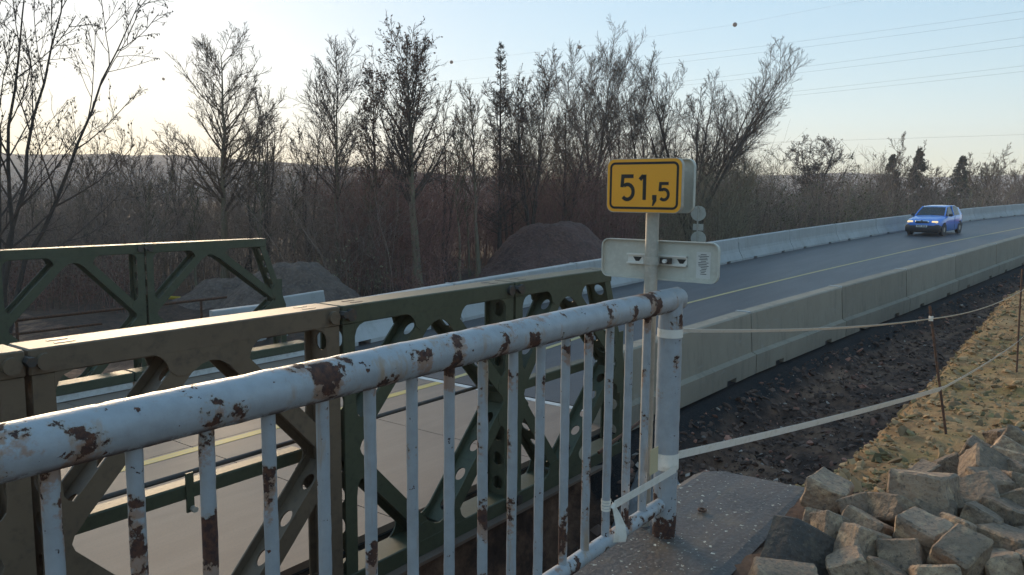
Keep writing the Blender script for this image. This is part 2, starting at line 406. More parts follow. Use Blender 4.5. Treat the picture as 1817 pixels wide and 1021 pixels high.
def ground_mat():
    m = bpy.data.materials.new('soil'); m.use_nodes = True; t = m.node_tree; b = t.nodes['Principled BSDF']; N = t.nodes.new; L = t.links.new
    at = N('ShaderNodeAttribute'); at.attribute_name = 'soil_kind'; tc = N('ShaderNodeTexCoord')
    sp = N('ShaderNodeSeparateColor'); L(at.outputs['Color'], sp.inputs[0])
    def noise(sc, d=6, r=.62):
        n = N('ShaderNodeTexNoise'); n.inputs['Scale'].default_value = sc; n.inputs['Detail'].default_value = d; n.inputs['Roughness'].default_value = r; L(tc.outputs['Object'], n.inputs['Vector']); return n.outputs['Fac']
    def ramp(src, stops):
        r = N('ShaderNodeValToRGB'); e = r.color_ramp.elements
        e[0].position, e[0].color = stops[0][0], (*stops[0][1], 1); e[1].position, e[1].color = stops[-1][0], (*stops[-1][1], 1)
        for p, c in stops[1:-1]: q = e.new(p); q.color = (*c, 1)
        L(src, r.inputs[0]); return r.outputs[0]
    def mix(f, a, c):
        mx = N('ShaderNodeMix'); mx.data_type = 'RGBA'; L(f, mx.inputs['Factor']); L(a, mx.inputs['A']); L(c, mx.inputs['B']); return mx.outputs['Result']
    dirt = ramp(noise(1.7, 10, .72), [(.32,(.030,.020,.016)),(.45,(.080,.048,.035)),(.55,(.165,.095,.062)),(.68,(.30,.180,.115))])
    sand = ramp(noise(2.6, 10, .72), [(.30,(.13,.074,.036)),(.44,(.28,.165,.075)),(.56,(.40,.25,.115)),(.70,(.50,.34,.18))])
    moss = ramp(noise(9, 8, .7), [(.35,(.17,.115,.042)),(.65,(.33,.23,.09))])
    n2 = N('ShaderNodeMapRange'); n2.inputs[1].default_value = .52; n2.inputs[2].default_value = .62; L(noise(1.3, 5), n2.inputs[0])
    sand = mix(n2.outputs[0], sand, moss)
    litter = ramp(noise(5, 9, .75), [(.32,(.026,.020,.016)),(.5,(.058,.040,.030)),(.68,(.105,.062,.045))])
    gravel = ramp(noise(70, 4, .6), [(.35,(.012,.012,.013)),(.7,(.035,.034,.034))])
    c = mix(sp.outputs[0], litter, dirt); c = mix(sp.outputs[1], c, sand); c = mix(sp.outputs[2], c, gravel)
    L(c, b.inputs['Base Color']); b.inputs['Roughness'].default_value = .95; b.inputs['Specular IOR Level'].default_value = .25
    bp = N('ShaderNodeBump'); bp.inputs['Strength'].default_value = .9; bp.inputs['Distance'].default_value = .03; L(noise(14, 10, .7), bp.inputs['Height']); L(bp.outputs[0], b.inputs['Normal'])
    return m
GROUND = ground_mat()
go = npmesh('ground', V, Q, GROUND, smooth=True); tag(go, kind='structure', label='bare soil and trodden earth around the bridge and road')
ca = go.data.color_attributes.new('soil_kind', 'FLOAT_COLOR', 'POINT')
fx, fy = V[:, 0], V[:, 1]
cc = np.minimum(1.35, yn(fx)-2.45); nn = fbm(fx*1.5, fy*1.5, 3, 40)
side = (fy < yn(fx)+.2)
sandm = sstep(cc+.35+nn*.5, cc+.05+nn*.5, fy)*side*(1-sstep(5.2, 4.4, fx-.6*(1.1-fy)))
dirtm = (side | (fx < 9)).astype(float)
gravm = sstep(.95, .55, (yn(fx)-fy)+nn*.6)*side*(fx > 7.4)
ca.data.foreach_set('color', np.stack([dirtm, sandm, gravm, np.ones_like(fx)], 1).astype(np.float32).ravel())

# ------------------------------------------------------------------ road, markings
def strip(name, xs, ya, yb, dz, m, n=2, kind='structure', label=None, parent=None, zf=None):
    ys = np.linspace(0, 1, n)
    A = ya(xs)[:, None]*(1-ys)+yb(xs)[:, None]*ys
    Z = (rh(xs) if zf is None else zf(xs))[:, None]+dz+0*A
    V = np.stack([xs[:, None]+0*A, A, Z], -1).reshape(-1, 3)
    I = (np.arange(len(xs)-1)[:, None]*n+np.arange(n-1)[None, :]).ravel()
    o = npmesh(name, V, np.stack([I, I+n, I+n+1, I+1], 1), m)
    if parent: o.parent = parent
    else: tag(o, kind=kind, label=label)
    return o
rx = np.concatenate([np.arange(8.62, 40, .5), np.arange(40, 130, 1.0)])
road = strip('road', rx, lambda x: yn(x)-.16, lambda x: yf(x)+.32, 0, ASPH, 6, label='dark damp asphalt road between two concrete barriers')
strip('centre_line', np.concatenate([np.arange(8.75, 45, .5), np.arange(45, 125, 1.)]), lambda x: yy(x)-.05, lambda x: yy(x)+.05, .005, YELF, parent=road)
# asphalt edge under the barrier so that the road has thickness
mb = MB()
for i in range(len(rx)-1):
    x0, x1 = rx[i], rx[i+1]
    a0, a1 = float(yn(x0))-.16, float(yn(x1))-.16
    mb.add([(x0,a0,float(rh(x0))),(x1,a1,float(rh(x1))),(x1,a1-.05,float(rh(x1))-.5),(x0,a0-.05,float(rh(x0))-.5)], [(0,1,2,3)])
mb.build('road_edge', ASPH, road)

# ------------------------------------------------------------------ bridge deck
DX1 = 8.58
deck = bpy.data.objects.new('bridge_deck', None); COL.objects.link(deck); tag(deck, 'brown steel plate deck of the panel bridge', kind='structure')
k = 0
for x0 in np.arange(-8.0+.58, DX1-.1, 2.0):
    for ya, yb in ((4.62, 7.76), (7.775, 10.9)):
        mb = MB().box((x0+.004, ya, -.06+0.0), (x0+1.992, yb, -.0015*(k % 2))); mb.build('deck_plate', DECK, deck); k += 1
mb = MB().box((-8, 4.60, -.075), (DX1-.01, 10.95, -.062)); mb.build('joint_seal', RUBBER, deck)
MB().box((-8, 7.58, .0), (DX1-.02, 7.71, .004)).build('centre_line', YELP, deck)
MB().box((DX1-.12, 4.66, .0), (DX1-.01, 10.85, .0045)).build('end_line', WHTP, deck)
mb = MB(); mb.box((-8, 4.66, -.34), (DX1, 4.70, -.076)); mb.build('edge_beam', DARKST, deck)
mb = MB(); mb.box((-8, 4.40, -.375), (DX1, 4.80, -.345)); mb.build('beam_flange', DECK, deck)
for xx in np.arange(-6, 8.5, 1.0):
    MB().box((xx, 4.52, -.32), (xx+.1, 10.9, -.078)).build('cross_beam', DARKST, deck)
# kerb beams beside the far truss: green on top, white face below
kerb = thing('kerb_beam', (0, 10.85, 0), 'long green kerb beam with white lower face along the deck edge', 'kerb')
for x0, x1 in ((-6, 2.2), (2.22, 5.5), (5.52, 8.55)):
    put(MB().bevbox((x0, 10.70, .10), (x1, 10.98, .235), .012).build('beam', GREEN), kerb)
    put(MB().box((x0+.02, 10.715, .012), (x1-.02, 10.96, .097)).build('white_face', WHTP), kerb)
put(MB().box((8.552, 10.74, .0), (8.60, 10.95, .2)).build('end_plate', DARKST), kerb)
# abutment under the bridge end
MB().box((8.40, 4.35, -1.7), (9.2, 11.3, -.40)).build('abutment', SLABM)
tag(bpy.data.objects['abutment'], 'dark concrete abutment under the end of the bridge deck', 'abutment')

# ------------------------------------------------------------------ truss girders
def member(mbF, mbW, p0, p1, yf0, yb0, wid, hole, spacing, first=.1):
    """H-section from p0 to p1 (x,z): front and back flange strips in mbF, holed web in mbW"""
    a = Vector((p0[0], 0, p0[1])); b = Vector((p1[0], 0, p1[1])); u = (b-a).normalized(); L = (b-a).length
    n = Vector((-u.z, 0, u.x))
    for y in (yf0, yb0-.014):
        mbF.prism([(0,-wid/2),(L,-wid/2),(L,wid/2),(0,wid/2)], a+Vector((0,y,0)), u, n, (0,1,0), .014)
    hs = []; c = first
    m = max(1, int((L-2*first)/spacing)); st = (L-2*first)/m
    for i in range(m+1): hs.append((first+i*st, hole[0], hole[1]))
    wd = yb0-yf0-.03
    mbW.holed(a+Vector((0,(yf0+yb0)/2,0))-n*.006, u, Vector((0,1,0)), n, L, wd, .012, hs)
def panel(root, x0, L, y0, z0, z1, m, end=False, T=.25):
    y1 = y0+T; ch = .135; c = .07; e = .003; zm = (z0+z1)/2
    def out(mb, name, mm=m, sm=None): return put(mb.build(name, mm, None, sm), root)
    mb = MB().bevbox((x0+.008, y0, z1-ch), (x0+L-.008, y1, z1), .008); tc = out(mb, 'top_chord')
    mb = MB().bevbox((x0+.008, y0, z0), (x0+L+(.36 if end else -.008), y1, z0+ch), .008); out(mb, 'bottom_chord')
    # end verticals
    segs = [[(x0+c, z0+ch), (x0+c, z1-ch)]]
    if end: segs += [[(x0+L+.30, z0+ch), (x0+L+.30, zm-.10)], [(x0+L+.30, zm-.12), (x0+L-.09, z1-ch+.01)]]
    else: segs += [[(x0+L-c, z0+ch), (x0+L-c, z1-ch)]]
    for p0, p1 in segs:
        f, w = MB(), MB(); member(f, w, p0, p1, y0+e, y1-e, .105, (.062,.058), .20, .11)
        v = out(f, 'vertical'); sub(w.build('web_plate', m), v)
    # rhombus bracing
    xm = x0+L/2; xr = x0+L-c+(.24 if end else 0)
    for p0, p1 in (((xm-.10, z1-ch-.02), (x0+c+.03, zm+.05)), ((xm+.10, z1-ch-.02), (xr-.03, zm+.05)),
                   ((x0+c+.03, zm-.05), (xm-.10, z0+ch+.02)), ((xr-.03, zm-.05), (xm+.10, z0+ch+.02))):
        f, w = MB(), MB(); member(f, w, p0, p1, y0+2*e, y1-2*e, .115, (.060,.045), .21, .16)
        v = out(f, 'diagonal'); sub(w.build('web_plate', m), v)
    # gusset plates front and back
    for y in (y0+.0012, y1-.0132):
        hp = [(.36,.0),(.315,-.018),(.285,-.045),(.268,-.075),(.26,-.107),(.215,-.145),(.14,-.147),(.06,-.098)]
        tp = [(-a_, b_) for a_, b_ in hp]+[(0,-.085)]+hp[::-1]
        tp = tp[::-1]
        g = MB(); g.prism(tp, (xm, y, z1-ch+.01), (1,0,0), (0,0,1), (0,1,0), .012); out(g, 'gusset')
        g = MB(); g.prism([(a,-b) for a, b in tp][::-1], (xm, y, z0+ch-.01), (1,0,0), (0,0,1), (0,1,0), .012); out(g, 'gusset')
        up_ = [(.204,.099),(.204,.165),(.175,.214),(.135,.232),(.112,.262),(.1025,.34),(0,.34)]
        sp = [(a_, -b_) for a_, b_ in up_[::-1]]+[(.150,-.04),(.135,0),(.150,.04)]+up_
        g = MB(); g.prism(sp, (x0+.02, y, zm), (1,0,0), (0,0,1), (0,1,0), .012); out(g, 'gusset')
        g = MB(); g.prism([(-a,b) for a, b in sp][::-1], (x0+L-.02+(.30 if end else 0), y, zm), (1,0,0), (0,0,1), (0,1,0), .012); out(g, 'gusset')
    # corner rounding plates under the top chord
    for xx, sg in ((x0+c+.05, 1), (x0+L-c-.05, -1)):
        if end and sg < 0: continue
        g = MB(); g.prism([(0,0),(sg*.10,0),(sg*.045,-.02),(sg*.02,-.045),(0,-.10)][::sg], (xx, y0+.002, z1-ch+.004), (1,0,0), (0,0,1), (0,1,0), .012); out(g, 'gusset')
    # pins and nuts
    for xx in ((x0+.075, x0+L-.075) if not end else (x0+.075,)):
        g = MB(); g.tube([(xx, y0-.030, z1-ch/2), (xx, y1+.02, z1-ch/2)], .043, 14); out(g, 'pin', BROWN if m is BROWN else DARKST, 30)
        g = MB(); g.tube([(xx, y0-.026, z0+ch/2), (xx, y1+.02, z0+ch/2)], .043, 14); out(g, 'pin', DARKST, 30)
    for xx in (x0+L-.012,):
        if not end:
            g = MB(); g.tube([(xx+.012, y0-.055, z1-ch/2+.012), (xx+.012, y1, z1-ch/2+.012)], .026, 6); out(g, 'bolt', DARKST)
    # slots in the chord's upper face near its ends
    for xx in (x0+.16, x0+L-.26):
        for yy_ in (y0+.07, y0+.16):
            g = MB(); g.box((xx, yy_, z1+.0012), (xx+.10, yy_+.022, z1+.0030)); out(g, 'slot', BLACK)
Z0, Z1 = -.10, 1.985
near = thing('truss_girder', (4, 4.1, Z0), 'steel truss girder with brown and green panels beside the rusty railing', 'truss')
for x0, L, m, e in ((-2.37, 1.985, BROWN, 0), (-.385, 1.985, BROWN, 0), (1.6, 1.97, BROWN, 0), (3.57, 1.99, GREEN, 0), (5.56, 1.72, GREEN, 1)):
    panel(near, x0, L, 4.125, Z0, Z1, m, bool(e))
far = thing('truss_girder', (4, 11.25, Z0), 'all green steel truss girder on the far side of the deck', 'truss')
for x0, L, e in ((-.03, 2.02, 0), (1.99, 2.02, 0), (4.01, 2.02, 0), (6.03, 2.12, 1)):
    panel(far, x0, L, 11.25, Z0, Z1, GREEN, bool(e))
# guard rails on the deck side of the near truss
g = thing('guard_rail', (3, 4.45, .9), 'thin steel guard rail with green beam behind the near truss', 'guard rail')
put(MB().tube([(-.6, 4.47, 1.005), (5.45, 4.47, 1.005)], .017, 8).build('rod', DARKST, None, 40), g)
for x0, x1 in ((1.75, 3.45), (5.62, 7.35), (-.3, 1.5)):
    put(MB().bevbox((x0, 4.41, .86), (x1, 4.53, .955), .01).build('beam', GREEN), g)
for xx in (2.55, 6.3):
    put(MB().box((xx, 4.395, .78), (xx+.05, 4.408, 1.03)).build('bracket', GREEN), g)
    put(MB().tube([(xx+.035, 4.36, .80), (xx+.035, 4.42, .80)], .02, 6).build('bolt', GALV), g)
# handrail of the walkway beyond the far truss
hr = thing('handrail', (5, 12.4, 0), 'thin rusty handrail beyond the far green truss', 'handrail')
put(MB().tube([(-4, 12.4, .90), (8.1, 12.4, .90)], .024, 8).build('rail', RUSTY, None, 40), hr)
put(MB().tube([(-4, 12.4, .70), (5.9, 12.4, .70)], .020, 8).build('rail', RUSTY, None, 40), hr)
for xx in (-1., 1.8, 4.7, 7.6):
    put(MB().tube([(xx, 12.4, -.75), (xx, 12.4, .90)], .022, 8).build('post', RUSTY, None, 40), hr)

# ------------------------------------------------------------------ concrete barriers
def barrier_mesh(length, hgt, jersey=True, m=None):
    hb = [(.30,0),(.30,.07),(.165,.32),(.135,.42),(.105,hgt-.02),(.085,hgt)] if jersey else [(.245,0),(.245,.30),(.165,.335),(.125,hgt-.02),(.10,hgt)]
    prof = [(-a,b) for a, b in hb]+[(a,b) for a, b in hb[::-1]]
    n = len(prof); g = .022 if jersey else .020
    q = length/2-g
    nw = .16
    xs = [-q, -q*.55-nw, -q*.55-nw+.001, -q*.55+nw, -q*.55+nw+.001, q*.55-nw, q*.55-nw+.001, q*.55+nw, q*.55+nw+.001, q]
    up = [0,0,1,1,0,0,1,1,0,0]
    mb = MB(); vs = []
    for x, u in zip(xs, up):
        for a, b in prof:
            vs.append((x, a, .075 if (u and b < .07) else b))
    fs = []
    for i in range(len(xs)-1):
        for k in range(n):
            j = (k+1) % n; fs.append((i*n+k, i*n+j, (i+1)*n+j, (i+1)*n+k))
    fs.append(tuple(range(n))); fs.append(tuple(range((len(xs)-1)*n+n-1, (len(xs)-1)*n-1, -1)))
    mb.add(vs, [f[::-1] for f in fs])
    me = bpy.data.meshes.new('barrier'); me.from_pydata(mb.v, [], mb.f); me.materials.append(m or CONC); me.validate()
    return me
def place_barrier(bcache, xa, xb, fn, hgt, jersey, label, group, dz=0, cap=True):
    ya, yb = float(fn(xa)), float(fn(xb)); za, zb = float(rh(xa))+dz, float(rh(xb))+dz
    L = math.hypot(xb-xa, yb-ya)
    BM_ = CONC if jersey else CONCN; me = barrier_mesh(L, hgt, jersey, BM_)
    o = thing('concrete_barrier', ((xa+xb)/2, (ya+yb)/2, (za+zb)/2), label, 'barrier', group)
    o.rotation_euler = Euler((0, -math.atan2(zb-za, L), math.atan2(yb-ya, xb-xa)), 'XYZ')
    b = bpy.data.objects.new('body', me); COL.objects.link(b); b.parent = o
    mb = MB()
    mb.box((-L/2-.03, -.118, hgt-.14), (-L/2+.03, .118, hgt+.012)); c = mb.build('joint_cap', CONC, o)
    return o
for xa, xb in zip([8.05, 12.07, 15.95, 19.75, 23.9, 28.6, 33.2, 37.8, 42.4, 47.0], [12.07, 15.95, 19.75, 23.9, 28.6, 33.2, 37.8, 42.4, 47.0, 51.6]):
    place_barrier(None, xa, xb, yn, .96, False, 'smooth brownish grey concrete barrier along the dirt trench', 'concrete barriers beside the trench', -.06)
fj = [8.9, 12.6, 17.5, 22.6, 27.9, 32.9, 38.3, 43.6, 49.4, 55.2, 61.0, 67.0, 73.2, 79.5, 86, 93]
for xa, xb in zip(fj, fj[1:]):
    place_barrier(None, xa, xb, yf, .80, True, 'pale blue grey concrete barrier in front of the thicket', 'concrete barriers in front of the thicket')
# loose barrier pieces lying by the far bridge end
def loose(px, py, z, L, rot, label, hgt=.8):
    p = atz(px, py, z)
    me = barrier_mesh(L, hgt, True); o = bpy.data.objects.new('loose_barrier', me); COL.objects.link(o)
    o.location = p; o.rotation_euler = rot; tag(o, label, 'barrier'); return o
def on_top(px, py, hgt):
    d = ray(px, py); t = 5.0
    while t < 60:
        p = CAM+d*t
        if p.z < float(ground(np.array([p.x]), np.array([p.y]))[0])+hgt: return Vector((p.x, p.y, p.z-hgt))
        t += .02
b1 = loose(545, 545, -.15, 1.25, (0, math.radians(-8), math.radians(-38)), 'tilted pale concrete barrier piece in front of the grey earth mound')
b1.location = on_top(540, 524, .76)
b2 = loose(400, 590, -.3, 1.7, (0, math.radians(-2), math.radians(-12)), 'pale concrete barrier piece standing behind the end of the green truss')
b2.location = on_top(440, 545, .78)

# ------------------------------------------------------------------ parapet wall, railing
def rough_box(name, a, b, seg, m, amp, seed, crn=.03):
    """box with subdivided, uneven faces"""
    import bmesh
    bm = bmesh.new(); bmesh.ops.create_cube(bm, size=1)
    A, B = Vector(a), Vector(b); c = (A+B)/2; d = B-A
    for v in bm.verts: v.co = Vector((v.co.x*d.x, v.co.y*d.y, v.co.z*d.z))
    bmesh.ops.bevel(bm, geom=bm.edges[:], offset=crn, segments=2, affect='EDGES')
    for _ in range(seg): bmesh.ops.subdivide_edges(bm, edges=[e for e in bm.edges if e.calc_length() > .06], cuts=1, use_grid_fill=True)
    P = np.array([v.co for v in bm.verts])
    N1 = fbm(P[:,0]*6+P[:,2]*3+seed, P[:,1]*6+P[:,2]*4, 4, seed); N2 = fbm(P[:,0]*5-P[:,2]*4, P[:,1]*7+P[:,2]*5+seed, 4, seed+5)
    for v, n1, n2 in zip(bm.verts, N1, N2):
        r = v.co.normalized() if v.co.length else Vector()
        v.co += Vector((n1*amp, n2*amp, (n1-n2)*amp))
    me = bpy.data.meshes.new(name); bm.to_mesh(me); bm.free(); me.materials.append(m)
    return link(name, me, None, 50, c)
wall = MB(); 
pl = [(-3.0,1.12),(-3.0,1.73),(3.75,1.735),(4.02,1.75),(4.16,1.66),(4.19,1.40),(4.15,1.17),(4.05,1.115)]
xs_ = np.linspace(-3, 4.18, 90)
# top surface as a grid with chipped, uneven edge
nxw, nyw = 110, 14
WX = np.linspace(0, 1, nxw)[:, None]; WY = np.linspace(0, 1, nyw)[None, :]
ex = 4.17-.035*WY+.03*fbm(WY*9+0*WX, WX*0+3.3, 3, 2)-.10*sstep(.75, 1., WY)
PX = -3+(ex+3)*WX; edge = sstep(.96, 1, WX)
PY = 1.12+.615*WY+.02*fbm(PX*3, 0*PX, 4, 5)*(WY > .5)
PZ = SLABZ+.012*fbm(PX*2.3, PY*4, 4, 8)-.02*sstep(.93, 1., WY)-.012*sstep(.08, 0, WY)+.01*sstep(.3, .9, WY)*0
top = np.stack([PX, PY, PZ], -1)
Vw = top.reshape(-1, 3); idx = np.arange(nxw*nyw).reshape(nxw, nyw)
rim = np.concatenate([idx[:, 0], idx[-1, 1:], idx[::-1, -1][1:], idx[0, ::-1][1:-1]])
low = Vw[rim].copy(); low[:, 2] = -1.7
Vall = np.concatenate([Vw, low]); nb = len(Vw)
Qs = [np.stack([idx[:-1, :-1], idx[1:, :-1], idx[1:, 1:], idx[:-1, 1:]], -1).reshape(-1, 4)]
r2 = np.roll(rim, -1); li = nb+np.arange(len(rim)); l2 = np.roll(li, -1)
Qs.append(np.stack([rim, li, l2, r2], 1))
wo = npmesh('parapet_wall', Vall, np.concatenate(Qs), SLABM)
tag(wo, 'old dark concrete wing wall carrying the rusty railing', 'wall')
RY = 1.5
rail = thing('railing', (3.15, RY, SLABZ), 'old railing with chipped pale paint and rust on the concrete wall', 'railing')
def bumpy_tube(name, p0, p1, r, n=28, seg=80, seed=1, amp=.0022):
    p0, p1 = Vector(p0), Vector(p1); mb = MB()
    pts = [p0.lerp(p1, i/seg) for i in range(seg+1)]
    mb.tube(pts, r, n)
    P = np.array(mb.v); c = np.array(p0); d = np.array((p1-p0).normalized())
    q = P-c; ax = (q@d)[:, None]*d; rad = q-ax; l = np.linalg.norm(rad, axis=1, keepdims=True)+1e-9
    s = (q@d); an = np.arctan2(rad[:, 2], rad[:, 1]+rad[:, 0])
    nz = fbm(s*16, np.cos(an)*2+np.sin(an)*3, 4, seed)+.5*fbm(s*55, np.sin(an)*5+np.cos(an)*4, 3, seed+3)
    P = P+rad/l*(nz*amp)[:, None]
    mb.v = [tuple(p) for p in P]
    return mb
RZ = 2.297
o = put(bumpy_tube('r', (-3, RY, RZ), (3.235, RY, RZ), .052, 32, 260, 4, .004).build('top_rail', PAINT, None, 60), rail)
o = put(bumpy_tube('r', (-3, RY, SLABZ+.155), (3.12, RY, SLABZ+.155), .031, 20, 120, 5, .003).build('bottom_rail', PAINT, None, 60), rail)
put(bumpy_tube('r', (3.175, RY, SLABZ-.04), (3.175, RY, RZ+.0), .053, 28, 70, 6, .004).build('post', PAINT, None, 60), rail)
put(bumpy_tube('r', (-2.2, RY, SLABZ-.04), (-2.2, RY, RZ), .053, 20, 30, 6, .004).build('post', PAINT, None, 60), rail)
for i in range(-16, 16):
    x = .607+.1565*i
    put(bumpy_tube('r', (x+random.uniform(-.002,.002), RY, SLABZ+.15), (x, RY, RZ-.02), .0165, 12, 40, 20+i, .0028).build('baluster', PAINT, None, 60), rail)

# ------------------------------------------------------------------ kilometre sign on its pole
def rrect(w, h, r, n=6, cx=0, cy=0):
    out = []
    for sx, sy, a0 in ((1,1,0),(-1,1,90),(-1,-1,180),(1,-1,270)):
        for k in range(n+1):
            a = math.radians(a0+90*k/n); out.append((cx+sx*(w/2-r)+r*math.cos(a), cy+sy*(h/2-r)+r*math.sin(a)))
    return out
PX_, PY_ = 3.22, 1.625
sp = thing('kilometre_sign', (PX_, PY_, SLABZ), 'yellow kilometre sign reading 51,5 on a round grey steel pole', 'sign')
put(bumpy_tube('p', (PX_, PY_, SLABZ-.05), (PX_, PY_, 2.90), .030, 20, 60, 9, .001).build('pole', GALV, None, 60), sp)
Rv, Uv, Nv = Vector((0,-1,0)), Vector((0,0,1)), Vector((-1,0,0))      # right, up, towards traffic
xf_ = PX_-.052
A = atx(1081, 329, xf_); B = atx(1214, 330, xf_)
cy_ = (A.y+B.y)/2; wS = A.y-B.y; T_ = atx(1150, 281.5, xf_); Bt = atx(1150, 378, xf_); hS = T_.z-Bt.z; cz_ = (T_.z+Bt.z)/2
def plate(name, x, w, h, r, t, m, cy=cy_, cz=cz_, dx=0):
    mb = MB(); mb.prism(rrect(w, h, r), (x, cy, cz), Rv, Uv, Nv, t); return put(mb.build(name, m), sp)
pan = plate('front_panel', xf_, wS, hS, .035, .020, GALV)
sub(plate('yellow_face', xf_-.020, wS-.006, hS-.006, .033, .0015, SIGNY), pan)
# black frame line as a ring
def ring(name, x, w, h, r, lw, m, t, par, cy, cz):
    a = rrect(w, h, r); b = rrect(w-2*lw, h-2*lw, max(r-lw, .003)); n = len(a); mb = MB()
    vs = [Vector((x, cy, cz))+Rv*p+Uv*q for p, q in a]+[Vector((x, cy, cz))+Rv*p+Uv*q for p, q in b]
    vs += [v+Nv*t for v in vs]; fs = []
    for i in range(n):
        j = (i+1) % n
        fs += [(2*n+i, 2*n+j, 3*n+j, 3*n+i), (i, 2*n+i, 2*n+j, j)[::-1], (n+i, n+j, 3*n+j, 3*n+i)[::-1], (i, j, n+j, n+i)[::-1]]
    mb.add(vs, fs); return put(mb.build(name, m), par)
fl_ = ring('frame_line', xf_-.0216, wS*.915, hS*.87, .026, .0105, BLACK, .0006, sp, cy_, cz_); sub(fl_, pan)
def stroke(pts, lw):
    """flat ribbon outline of a polyline"""
    P = [Vector((a, b)) for a, b in pts]; Lf = []; Rt = []
    for i, p in enumerate(P):
        if i == 0: d = (P[1]-P[0]).normalized(); n = Vector((-d.y, d.x)); sc = 1
        elif i == len(P)-1: d = (P[-1]-P[-2]).normalized(); n = Vector((-d.y, d.x)); sc = 1
        else:
            d1 = (P[i]-P[i-1]).normalized(); d2 = (P[i+1]-P[i]).normalized(); n1 = Vector((-d1.y, d1.x)); n2 = Vector((-d2.y, d2.x))
            n = (n1+n2).normalized(); sc = min(1/max(n.dot(n1), .3), 2.2)
        Lf.append(p+n*lw/2*sc); Rt.append(p-n*lw/2*sc)
    return Lf, Rt
def glyph(mb, pts, lw, ox, oy, sx, sy, x):
    Lf, Rt = stroke([(a*sx, b*sy) for a, b in pts], lw)
    o = Vector((x, cy_, cz_)); vs = []
    for t in (0, .0007):
        vs += [o+Rv*(ox+p.x)+Uv*(oy+p.y)+Nv*t for p in Lf]+[o+Rv*(ox+p.x)+Uv*(oy+p.y)+Nv*t for p in Rt]
    n = len(Lf); fs = []
    for i in range(n-1): fs.append((2*n+i, 2*n+i+1, 3*n+i+1, 3*n+i)); fs.append((i, n+i, n+i+1, i+1))
    mb.add(vs, fs)
FIVE = [(.92,.93),(.14,.93),(.10,.50),(.14,.52)]
bowl = [(.5+.43*math.cos(math.radians(a)), .315+.30*math.sin(math.radians(a))) for a in range(128, -150, -14)]
FIVE = [(.93,.94),(.15,.94),(.10,.50)]
ONE = [(.08,.76),(.34,.90),(.46,.98)]
def digits():
    mb = MB(); X = xf_-.0216; u = hS
    h1, w1, lw = .465*u, .185*wS, .0165
    bx = -wS*.305; by = -hS*.262
    glyph(mb, FIVE, lw, bx, by, w1, h1, X); glyph(mb, bowl, lw, bx, by, w1, h1, X)
    bx2 = bx+w1*1.32
    glyph(mb, [(.10,.80),(.42,.965)], lw*1.05, bx2, by, w1*.78, h1, X); glyph(mb, [(.54,.0),(.54,1.0)], lw, bx2, by, w1*.78, h1, X)
    bx3 = bx2+w1*.93
    mb.prism([(0,.022),(.021,.022),(.021,-.004),(.006,-.026),(.0,-.026),(.004,0),(0,0)][::-1], Vector((X, cy_, cz_))+Rv*(bx3+.004)+Uv*by, Rv, Uv, Nv, .0007)
    bx4 = bx3+w1*.52; h2, w2 = h1*.69, w1*.72
    glyph(mb, FIVE, lw*.8, bx4, by, w2, h2, X); glyph(mb, bowl, lw*.8, bx4, by, w2, h2, X)
    return mb
sub(digits().build('lettering', BLACK), pan)
# second panel facing the other way, seen from its back
xr = PX_+.062
rp_ = plate('rear_panel', xr+.006, wS, hS, .035, .003, SHEETM, cy_, cz_)
sub(ring('rear_rim', xr+.004, wS+.001, hS+.001, .0355, .004, SHEETM, .020, sp, cy_, cz_), rp_)
for dz in (.05, -.05):
    put(MB().box((xf_+.001, PY_-.05, cz_+dz-.012), (xr, PY_+.05, cz_+dz+.012)).build('clamp', ALU), sp)
# long lower panel seen from the back
xl = PX_+.045
A = atx(1069, 460, xl); B = atx(1276, 465, xl); T_ = atx(1172, 427, xl); Bt = atx(1172, 497, xl)
cl, wl, hl, zl = (A.y+B.y)/2, A.y-B.y, T_.z-Bt.z, (T_.z+Bt.z)/2
low_p = plate('lower_panel', xl+.012, wl, hl, .035, .003, SHEETM, cl, zl)
sub(ring('lower_rim', xl+.010, wl+.001, hl+.001, .0355, .005, SHEETM, .019, sp, cl, zl), low_p)
mb = MB()
for dz in (-.022, .018): mb.box((xl-.012, cl-.14, zl+dz), (xl+.0085, cl+.155, zl+dz+.007))
mb.box((xl+.002, cl-.14, zl-.022), (xl+.0085, cl+.155, zl+.022))
put(mb.build('mounting_rail', ALU), sp)
put(MB().tube([(PX_, PY_, zl-.018), (PX_, PY_, zl+.016)], .036, 20).build('clamp', GALV, None, 40), sp)
put(MB().box((xl-.03, PY_-.085, zl-.013), (xl-.012, PY_-.034, zl+.013)).build('clamp', DARKST), sp)
put(MB().tube([(xl-.045, PY_-.062, zl), (xl-.02, PY_-.062, zl)], .010, 6).build('bolt', ALU), sp)
for dy in (-.115, .105):
    put(MB().prism([(-.022,.010),(.022,.010),(.008,-.010),(-.008,-.010)], (xl+.0015, cl+dy, zl), Rv, Uv, Nv, .0015).build('slot', BLACK), sp)
st = put(MB().prism(rrect(.066,.118,.003), (xl+.0085, cl-wl*.5+.075, zl-.012), Rv, Uv, Nv, .0008).build('sticker', STICK), sp)
mb = MB()
for k in range(13):
    wln = random.uniform(.018,.050); off = random.uniform(-.004,.004) if k > 5 else 0
    mb.box((xl+.0070, cl-wl*.5+.075-wln/2+off, zl-.012+.046-k*.0072), (xl+.0076, cl-wl*.5+.075+wln/2+off, zl-.012+.046-k*.0072+.0026))
sub(mb.build('print', TRIM), st)

